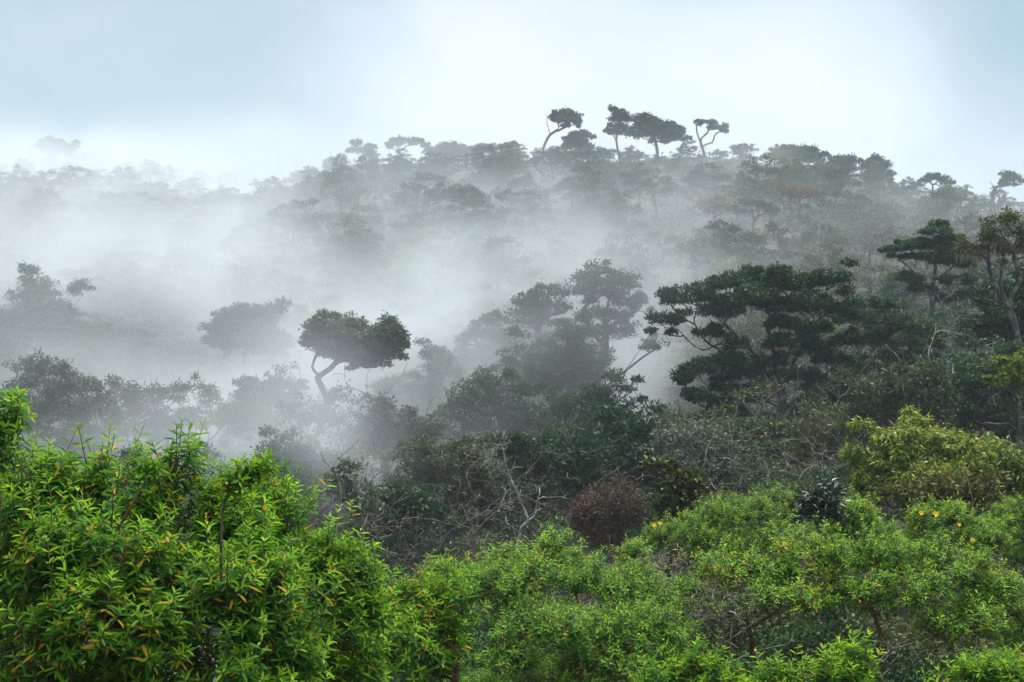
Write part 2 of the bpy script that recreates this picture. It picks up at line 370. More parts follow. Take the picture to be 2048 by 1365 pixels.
def bare_tree(name, label, cat, Y, trunk, limbs, ntw, spread, bark='bark_pale', rb=.06, seed=1, rt=.008, leaf=None, group=None, cl=None, leafL=.06, nleaf=0):
    r = np.random.default_rng(seed); mpp = Y / F
    tp = [P(q[0], q[1], Y + (q[2] if len(q) > 2 else 0)) for q in trunk]; gz = ground_z(tp[0][0], tp[0][1])
    if tp[0][2] > gz: tp = [np.array([tp[0][0] + .05, tp[0][1], gz - .1])] + tp
    root = thing(name, label, cat, (tp[0][0], tp[0][1], gz), group)
    sk = Skel(tp, seg=max(.06, mpp * 7), wig=.16, seed=seed, lowcut=.25)
    for lm in limbs:
        pts = [P(q[0], q[1], Y + (q[2] if len(q) > 2 else 0)) for q in lm]
        i = int(np.argmin(np.linalg.norm(sk.pos[:sk.n] - pts[0], axis=1))); sk.path(i, [sk.pos[i].copy()] + pts[1:])
    if cl:
        for c in cl:
            cen = P(c[0], c[1], Y); rad = np.array([c[2], c[2], c[3]]) * mpp
            pp, _ = ellipsoid_pts(r, ntw, cen, rad, -.8, .35)
            for q in pp: sk.reach(q, .1)
            tips = pp if c is cl[0] else np.vstack([tips, pp])
    else:
        n0 = sk.n; base = sk.pos[r.integers(sk.low, n0, ntw)]
        tips = base + r.normal(size=(ntw, 3)) * spread + UP * spread * .6
        for q in tips: sk.reach(q, .1)
    b = Buf(); sk.mesh_into(b, rb, rt, .55, 5); b.build('trunk', M[bark], root, True)
    if leaf:
        b = Buf(); tuft_leaves(b, r, tips, leafL * 2.5, nleaf, leafL, .5, .8, .3); b.build('crown', M[leaf], root)
    return root

# ------------------------------------------------------------------ shrubs with whorled narrow leaves
def sprigs(b, r, base, axis, S, L, nodes=6, yel=.03, full=True, young=1.0):
    """leafy shoots: pairs of narrow leaves, each pair turned a quarter, shorter and paler to the tip"""
    n = len(base); t1 = nrm(np.cross(axis, unit(n, r))); t2 = np.cross(axis, t1); ph = r.random(n) * 2 * pi
    rs = r.random(n); vig = r.random(n)
    for k in range(nodes):
        f = (k + .4) / nodes
        for sgn in (0, pi):
            a = ph + k * (pi / 2 + .25) + sgn + r.normal(size=n) * .18
            al = R_(88) - R_(52) * f ** 1.4 + r.normal(size=n) * .16
            side = np.cos(a)[:, None] * t1 + np.sin(a)[:, None] * t2
            d = nrm(axis * np.cos(al)[:, None] + side * np.sin(al)[:, None])
            p = base + axis * (S * f)[:, None]
            Lk = L * (.55 + .75 * sin(pi * min(1, .25 + f * .62))) * r.uniform(.8, 1.15, n) * (1 - .35 * (k == nodes - 1))
            nn = nrm(axis * np.sin(al)[:, None] - side * np.cos(al)[:, None])
            yl = (r.random(n) < np.asarray(yel) * (1.9 - 1.8 * f)) * r.uniform(.6, 1, n)
            ag = np.clip((f - .3) * 1.5, 0, 1) * young * (.2 + .8 * vig)
            b.leaves(p, d, nn, Lk, Lk * .245, np.clip(rs * .6 + r.random(n) * .4, 0, 1), ag, yl, fold=.22, droop=.16, full=full)

def build_shrub(label, Y, lobes, base, L=.05, S=.12, cl_r=.13, per=14, dens=1.0, seed=1, nodes=5, yel=.03, mat='shrub', extra=(), flowers=(), bare=0,
                depth=.9, dmax=1.1, zmin=-.55, full=True, twig=.003, nstem=3, group='bright green shrubs in the foreground', stem='stem', young=1.0, rb=.02, sat=1):
    r = np.random.default_rng(seed); mpp = Y / F
    bx = P(base[0], base[1], Y + .2); gz = ground_z(bx[0], bx[1])
    root = thing('shrub', label, 'shrub', (bx[0], bx[1], gz), group)
    E_ = []
    for lb in lobes:
        px, py, rx, ry = lb[:4]; dY = lb[4] if len(lb) > 4 else 0
        s = (Y + dY) / F
        E_.append((P(px, py, Y + dY), np.array([rx * s, min(rx * s * depth, dmax), ry * s])))
    for c, rad in list(E_):                      # smaller side mounds make the outline uneven
        for q in range(sat):
            o = unit(1, r)[0] * rad * np.array([.95, .8, .8]); o[2] = abs(o[2]) * .9 - rad[2] * .15
            E_.append((c + o, rad * r.uniform(.22, .4)))
    cen = []; dr = []
    for i, (c, rad) in enumerate(E_):
        area = 2 * pi * (rad[0] * rad[1] + rad[0] * rad[2] + rad[1] * rad[2]) / 3 * 1.3
        n = max(5, int(dens * 1.2 * area / (cl_r * cl_r * 2.2)))
        inner = np.maximum(rad - cl_r * .7, rad * .3)
        p, u = ellipsoid_pts(r, n, c, inner, zmin, .55)
        keep = (u[:, 1] < .55) | (r.random(len(u)) < .45)
        for j, (c2, r2) in enumerate(E_):
            if j != i: keep &= (((p - c2) / r2) ** 2).sum(1) > .62
        p = p + u * (.18 * r.random((len(p), 1)) ** 6) + UP * (.09 * r.random((len(p), 1)) ** 5)
        cen.append(p[keep]); dr.append(nrm(u[keep] / rad * rad.min() + UP * .35 + r.normal(size=(int(keep.sum()), 3)) * .2))
    cen = np.concatenate(cen); dr = np.concatenate(dr)
    # woody stems
    top = np.array([c for c, _ in E_]); b0 = np.array([bx[0], bx[1], gz - .05])
    sk = Skel([b0, b0 + (top.mean(0) - b0) * .3 + np.array([.05, 0, 0])], seg=.10, wig=.35, seed=seed, lowcut=.0)
    for c, rad in E_: sk.reach(c - UP * rad[2] * .4)
    foot = cen - dr * cl_r * .8
    for i in r.permutation(len(cen)): sk.reach(foot[i], .1)
    if bare:
        for q in range(bare):
            c, rad = E_[r.integers(len(E_))]; sk.reach(c + unit(1, r)[0] * rad * np.array([.9, .9, .8]) - UP * rad[2] * .55)
    bs_ = Buf(); sk.mesh_into(bs_, rb, twig, .5, 5)
    # shoots fanned out from every twig end
    k = r.poisson(per, len(cen)) + 3; idx = np.repeat(np.arange(len(cen)), k); n = len(idx)
    fan = nrm(dr[idx] * .75 + unit(n, r) * .8)
    p0 = foot[idx]; rr_ = cl_r * (r.uniform(.4, 1.15, n) + (r.random(n) < .10) * r.uniform(.2, .8, n))[:, None]
    sb = p0 + fan * rr_; ax = nrm(fan * .75 + UP * .7 + r.normal(size=(n, 3)) * .15)
    S_ = S * r.uniform(.6, 1.4, n) * np.where(r.random(n) < .09, 2.3, 1)
    yq = yel * 2.2 * (r.random(len(cen)) ** 3)[idx]
    for (pts, m_s) in extra:                     # single long arching shoots, set with leaves
        q = np.array([P(a[0], a[1], Y + a[2]) for a in pts]); q = sk._resample(q, .03)
        bs_.tube(q, np.linspace(.007, .003, len(q)), 5)
        j = np.linspace(m_s, len(q) - 2, int((len(q) - m_s) * 3.5)).astype(int); tg = nrm(q[np.minimum(j + 1, len(q) - 1)] - q[j - 1])
        a2 = nrm(tg * .5 + unit(len(j), r) * .9 + UP * .25)
        sb = np.vstack([sb, q[j]]); ax = np.vstack([ax, a2]); S_ = np.concatenate([S_, S * r.uniform(.9, 1.4, len(j))]); p0 = np.vstack([p0, q[j]]); yq = np.concatenate([yq, np.full(len(j), yel)])
    for i in range(len(p0)):
        e2 = sb[i] + ax[i] * S_[i] * .95
        bs_.tube(np.array([p0[i], sb[i], e2]), [twig, twig * .8, twig * .5], 3)
    bs_.build('stems', M[stem], root, True)
    b = Buf(); sprigs(b, r, sb, ax, S_, L, nodes, yq, full, young); b.build('foliage', M[mat], root)
    for (px, py, dY, sz) in flowers:
        b = Buf(); c = P(px, py, Y + dY); ax0 = nrm(np.array([.1, -.8, .6])); a = np.arange(5) * 2 * pi / 5
        t1 = nrm(np.cross(ax0, UP)); t2 = np.cross(ax0, t1); d = nrm(np.cos(a)[:, None] * t1 + np.sin(a)[:, None] * t2 + ax0 * .3)
        b.leaves(np.repeat(c[None], 5, 0), d, np.repeat(ax0[None], 5, 0), sz, sz * .75, r.random(5), full=True); b.build('flower', M['flower'], root)
    return root

# ------------------------------------------------------------------ foreground shrubs
SH = 'bright green shrubs in the foreground'
build_shrub('tall bright green shrub filling the lower left, with orange leaves and an arching shoot', 7.0,
    [(60, 1010, 150, 105), (190, 1000, 110, 70), (300, 1010, 95, 75), (170, 1130, 210, 120, -.3), (450, 1060, 110, 85, .1), (430, 1200, 190, 120, -.3), (200, 1270, 230, 130, -.5), (560, 1040, 50, 50, .5), (500, 1320, 170, 90, -.3), (150, 1390, 260, 90, -.3), (420, 1420, 240, 80, -.4), (20, 1200, 150, 120, .2)],
    (260, 1365), L=.044, S=.08, nodes=6, cl_r=.13, per=10, dens=1.15, sat=0, seed=11, yel=.06, twig=.0035,
    extra=[([(442, 1180, -.55), (443, 1080, -.6), (450, 1000, -.6), (485, 960, -.58), (550, 938, -.5)], 12), ([(235, 1060, -.5), (270, 1000, -.55), (298, 945, -.5)], 8)])
build_shrub('bright green shoot of a taller shrub cut off by the left edge', 6.4,
    [(-70, 900, 90, 60), (-10, 845, 42, 22), (-120, 1000, 120, 110)], (-120, 1300), L=.044, S=.08, nodes=6, cl_r=.13, per=10, sat=0, seed=12, yel=.02)
build_shrub('bright green rounded shrub sloping down beside the arching shoot, orange leaves inside', 7.9,
    [(640, 1130, 95, 65), (700, 1150, 70, 50), (560, 1060, 55, 65), (610, 1250, 150, 110, -.2), (720, 1240, 90, 80), (640, 1370, 150, 80, -.1)], (640, 1365), L=.044, S=.08, nodes=6, cl_r=.13, per=10, seed=13, yel=.06)
build_shrub('soft yellow-green shrub with orange dead leaves between the left and middle shrubs', 9.4,
    [(860, 1210, 95, 50), (800, 1300, 130, 80, -.3), (770, 1210, 60, 45), (880, 1320, 60, 70)], (830, 1365), L=.044, S=.08, nodes=6, cl_r=.13, per=10, seed=14, yel=.09)
build_shrub('green shrub with dark hollow middle and crooked bare twigs, lower centre', 13.5,
    [(990, 1180, 110, 55), (1090, 1160, 90, 60, .2), (1200, 1180, 105, 50, .2), (1080, 1260, 120, 60, -.5), (1000, 1320, 100, 40, -.6), (1290, 1270, 120, 60, -.4), (1220, 1330, 110, 50, -.6), (1060, 1380, 200, 60, .3), (1180, 1270, 140, 70, .7)],
    (1110, 1365), L=.043, S=.085, nodes=5, cl_r=.135, per=10, full=False, seed=15, bare=14, zmin=-.4, yel=.035)
build_shrub('small bright yellow-green shrub popping up above the middle shrub', 14.6,
    [(1112, 1098, 54, 26), (1105, 1140, 50, 36, .2)], (1105, 1190), L=.043, S=.085, nodes=5, cl_r=.135, per=10, full=False, seed=16, zmin=-.3, yel=.03)
build_shrub('small thin yellow-flecked shrub left of the popped-up bright shrub', 14.8,
    [(1000, 1125, 45, 22), (930, 1150, 60, 28), (960, 1180, 80, 40, .3)], (990, 1230), L=.043, S=.085, nodes=5, cl_r=.135, per=10, full=False, seed=17, zmin=-.3, yel=.08)
build_shrub('wide umbrella-shaped green shrub with dark underside and orange flecked left half', 14.0,
    [(1480, 1150, 110, 60), (1600, 1125, 110, 58), (1560, 1200, 110, 40, -.4), (1410, 1140, 50, 45), (1660, 1180, 40, 60, -.3)],
    (1600, 1365), L=.043, S=.085, nodes=5, cl_r=.135, per=10, full=False, seed=18, bare=16, zmin=-.3, yel=.13, nstem=4)
build_shrub('wide domed green shrub reaching the right edge, dark hollow under its crown', 13.6,
    [(1740, 1120, 110, 65), (1870, 1150, 120, 70), (1980, 1210, 90, 75), (1790, 1195, 100, 50, -.4), (1920, 1250, 90, 55, -.4), (2060, 1270, 60, 80), (1990, 1345, 90, 50, .5)],
    (1850, 1365), L=.043, S=.085, nodes=5, cl_r=.135, per=10, full=False, seed=19, bare=16, zmin=-.3, yel=.03, nstem=4)
build_shrub('sparse green shrub with brown dead twigs between the hollow shrub and the umbrella-shaped one', 15.0,
    [(1335, 1215, 70, 40), (1290, 1175, 50, 34), (1380, 1190, 40, 40), (1330, 1320, 70, 40, -.4)], (1340, 1365), L=.037, S=.095, nodes=6, cl_r=.13, per=11, full=False, seed=28, yel=.05, zmin=-.4, bare=30)
build_shrub('rounded green shrub on the bank left of the dark glossy rosettes', 20.0,
    [(1500, 1030, 100, 46), (1565, 1018, 60, 38), (1400, 1070, 100, 45), (1330, 1075, 40, 26), (1470, 1090, 90, 40)], (1470, 1200), L=.042, S=.09, nodes=6, cl_r=.16, per=12, seed=20, mat='shrub_far', full=False, yel=.02,
    flowers=[(1308, 1051, -1.0, .035), (1320, 1047, -1.0, .03)], zmin=-.5)
build_shrub('low green shrub between the dark glossy rosettes and the dry grass gap', 19.0,
    [(1700, 1025, 55, 34), (1640, 1070, 70, 34), (1740, 1065, 50, 30)], (1690, 1180), L=.044, S=.08, nodes=6, cl_r=.13, per=10, seed=21, mat='shrub_far', full=False, yel=.02, zmin=-.5)
build_shrub('green shrub with two clear yellow flowers in front of the bronze tree', 19.0,
    [(1880, 1045, 75, 48), (1940, 1075, 80, 45), (1850, 1100, 70, 40)], (1900, 1200), L=.044, S=.08, nodes=6, cl_r=.13, per=10, seed=22, mat='shrub_far', full=False, yel=.02, zmin=-.5,
    flowers=[(1842, 1027, -1.1, .036), (1871, 1029, -1.2, .042), (1945, 1081, -1.1, .034), (1918, 1050, -1.1, .028)])
build_shrub('pale green twiggy shrub at the right edge behind the domed shrub', 20.5,
    [(2030, 1040, 70, 45), (2040, 1100, 60, 60), (1990, 1090, 50, 40)], (2030, 1250), L=.044, S=.08, nodes=6, cl_r=.13, per=10, seed=23, mat='shrub_far', full=False, yel=.04, zmin=-.5, bare=10)
build_shrub('little green shrub at the foot of the rusty bush', 18.0,
    [(1252, 1108, 30, 22), (1255, 1150, 40, 30, .2)], (1252, 1180), L=.044, S=.08, nodes=6, cl_r=.13, per=10, seed=24, mat='shrub_far', full=False, zmin=-.5)
build_shrub('yellow-green shrub top cut by the bottom edge, right of centre', 9.4,
    [(1640, 1365, 120, 46), (1560, 1385, 80, 40)], (1640, 1600), L=.044, S=.08, nodes=6, cl_r=.13, per=10, seed=25, yel=.03, zmin=-.3)
build_shrub('yellow-green shrub top cut by the bottom edge, near the middle', 9.8,
    [(1420, 1365, 70, 42), (1330, 1375, 70, 36)], (1400, 1600), L=.044, S=.08, nodes=6, cl_r=.13, per=10, seed=26, yel=.03, zmin=-.3)
build_shrub('yellow-green shrub top cut by the lower right corner', 9.6,
    [(2010, 1365, 75, 40), (1920, 1395, 50, 36)], (2000, 1600), L=.044, S=.08, nodes=6, cl_r=.13, per=10, seed=27, yel=.03, zmin=-.3)

# ------------------------------------------------------------------ trees and bushes behind the shrubs
MT = 'trees of the near forest edge'
J1 = build_tree('yellow_green_tree', 'yellow-green leafy tree with drooping leaves above the right-hand shrubs', 'tree', 29,
    [(1830, 1100), (1825, 1000), (1830, 920)], [(1860, 880, 66, 28), (1795, 890, 52, 30), (1910, 905, 40, 30), (1765, 935, 55, 36), (1850, 945, 75, 36, -.5), (1725, 960, 32, 26), (1820, 990, 80, 34, -.6), (1900, 960, 50, 40)],
    'yellowgreen', 'bark_dark', rb=.12, tuft=.24, per=150, leafL=.10, leafW=.32, dens=1.0, seed=31, droop=.9, young=.7, twig=.006, rym=1.25, sat=4)
build_tree('bronze_tree', 'bronze-tinted low tree crown below the yellow-green tree', 'tree', 26,
    [(1890, 1080), (1890, 1030)], [(1890, 985, 70, 22), (1820, 1000, 45, 18), (1960, 995, 45, 22), (1900, 1020, 90, 26)], 'bronze', 'bark_dark', rb=.09, tuft=.2, per=60, leafL=.09, dens=1.0, seed=32, young=.6, twig=.006)
build_tree('yellow_green_tree', 'olive leafy tree at the right edge beside the yellow-green tree', 'tree', 31,
    [(1990, 1100), (1985, 1000)], [(1975, 930, 42, 28), (2025, 945, 45, 28), (1970, 975, 45, 40), (2040, 990, 45, 40)], 'yellowgreen', 'bark_dark', rb=.1, tuft=.24, per=140, leafL=.10, leafW=.32, seed=33, droop=.8, young=.6, twig=.006)
build_tree('rhododendron', 'dark rhododendron with narrow glossy leaf rosettes behind the bright shrubs', 'shrub', 18.2,
    [(1640, 1080), (1638, 1030)], [(1640, 995, 26, 14), (1615, 1012, 18, 10), (1662, 1012, 16, 10), (1640, 1020, 26, 12)], 'glossy', 'bark_dark', rb=.025, tuft=.10, per=30, leafL=.10, leafW=.24, dens=.7, seed=34, droop=.25, twig=.004, young=.5)
build_tree('dark_bush', 'dark green broadleaf bush between the rusty bush and the bright bank shrubs', 'bush', 27,
    [(1362, 1090), (1362, 1030)], [(1345, 985, 26, 24), (1390, 985, 20, 22), (1360, 1020, 40, 28), (1330, 1030, 18, 30)], 'olive', 'bark_dark', rb=.06, tuft=.2, per=70, leafL=.11, leafW=.5, seed=35, young=.3, twig=.005)
bare_tree('rusty_bush', 'rusty brown dying bush with a dense ball of fine twigs', 'bush', 34,
    [(1222, 1125), (1216, 1090), (1226, 1060, .1), (1222, 1030)], [], 300, .3, 'twig', rb=.06, rt=.006, seed=36, leaf='rust', cl=[(1198, 1030, 60, 60), (1242, 1008, 50, 58), (1212, 1078, 46, 26), (1170, 1040, 30, 34), (1258, 1030, 34, 40)], leafL=.05, nleaf=8)
bare_tree('dead_tree', 'bleached bare dead tree with a crooked forked trunk', 'tree', 32,
    [(1034, 1118), (1042, 1062), (1056, 1040, -.1), (1043, 1008), (1031, 980), (1022, 958)],
    [[(1022, 958), (1010, 946), (992, 936), (976, 928)], [(1022, 958), (1014, 932), (1010, 910), (1006, 896)], [(1020, 955), (1028, 930), (1032, 912)], [(1031, 980), (1042, 966), (1040, 958)],
     [(1058, 1042), (1072, 1028), (1074, 1000), (1080, 988)], [(1074, 1000), (1088, 994), (1096, 998)]], 34, .3, 'bark_pale', rb=.038, seed=37, rt=.006)
bare_tree('dead_shrub', 'grey leafless shrub of tangled branches in the dark hollow left of the dead tree', 'shrub', 30,
    [(945, 1110), (946, 1060), (930, 1020)], [[(946, 1060), (915, 1045), (900, 1010)], [(946, 1070), (985, 1030), (1012, 1010)], [(944, 1090), (900, 1085), (870, 1110)]], 70, .4, 'twig', rb=.05, seed=38, rt=.008)
bare_tree('dead_shrub', 'grey leafless shrub with curving twigs right of the rusty bush', 'shrub', 27,
    [(1420, 1090), (1415, 1020)], [[(1415, 1040), (1430, 990), (1445, 960)], [(1415, 1050), (1395, 1000), (1392, 960)]], 60, .45, 'twig', rb=.04, seed=39, rt=.007)
bare_tree('dead_shrub', 'dry brown leafless brush in the gap before the bronze tree', 'shrub', 19.5,
    [(1800, 1110), (1800, 1085)], [], 120, .3, 'twig', rb=.03, seed=40, rt=.004, cl=[(1800, 1065, 50, 26)])
bare_tree('dead_shrub', 'dry brown leafless brush between the popped-up shrub and the bank shrubs', 'shrub', 15.5,
    [(1330, 1190), (1330, 1150)], [], 150, .3, 'twig', rb=.02, seed=41, rt=.003, cl=[(1325, 1125, 60, 30)])
bare_tree('dead_shrub', 'twiggy leafless branches on the left side of the umbrella-shaped shrub', 'shrub', 13.2,
    [(1440, 1365), (1445, 1290), (1450, 1240)], [[(1445, 1290), (1400, 1240), (1340, 1225), (1320, 1250)], [(1448, 1290), (1530, 1230)]], 260, .3, 'twig', rb=.014, seed=42, rt=.0025, cl=[(1440, 1205, 85, 50)])
bare_tree('dead_branch', 'curved pale bare branch standing out below the wide shrubs', 'branch', 12.4,
    [(1740, 1380), (1755, 1330), (1780, 1300), (1830, 1285)], [[(1755, 1330), (1730, 1300), (1715, 1312)], [(1780, 1300), (1775, 1290), (1720, 1285)]], 40, .16, 'twig', rb=.022, seed=43, rt=.003)

for q, (lab, Y, px, py, sp) in enumerate([
    ('thin grey leafless twigs in the dark hollow under the thin grey-green tree', 36, 720, 1050, 60), ('tangled grey twigs above the gap between the left and middle shrubs', 33, 820, 1090, 70),
    ('crooked thin grey stems left of the bleached dead tree', 38, 950, 985, 70), ('thin tangled grey twigs between the bleached dead tree and the rusty bush', 37, 1110, 1000, 60),
    ('thin grey leafless stems above the dark broadleaf bush', 40, 1330, 930, 60), ('thin grey twigs under the dark grey-green tree, left of the bank shrubs', 34, 1440, 960, 50), ('thin bare twigs behind the rhododendron', 33, 1600, 950, 60)]):
    bare_tree('dead_shrub', lab, 'shrub', Y, [(px, py + 110), (px + 8, py + 40), (px - 6, py)], [[(px + 8, py + 50), (px + sp, py - 10), (px + sp * .8, py - 45)], [(px + 6, py + 40), (px - sp * .8, py + 5), (px - sp, py - 30)]], 90, .5, 'twig', rb=.03, seed=60 + q, rt=.007)

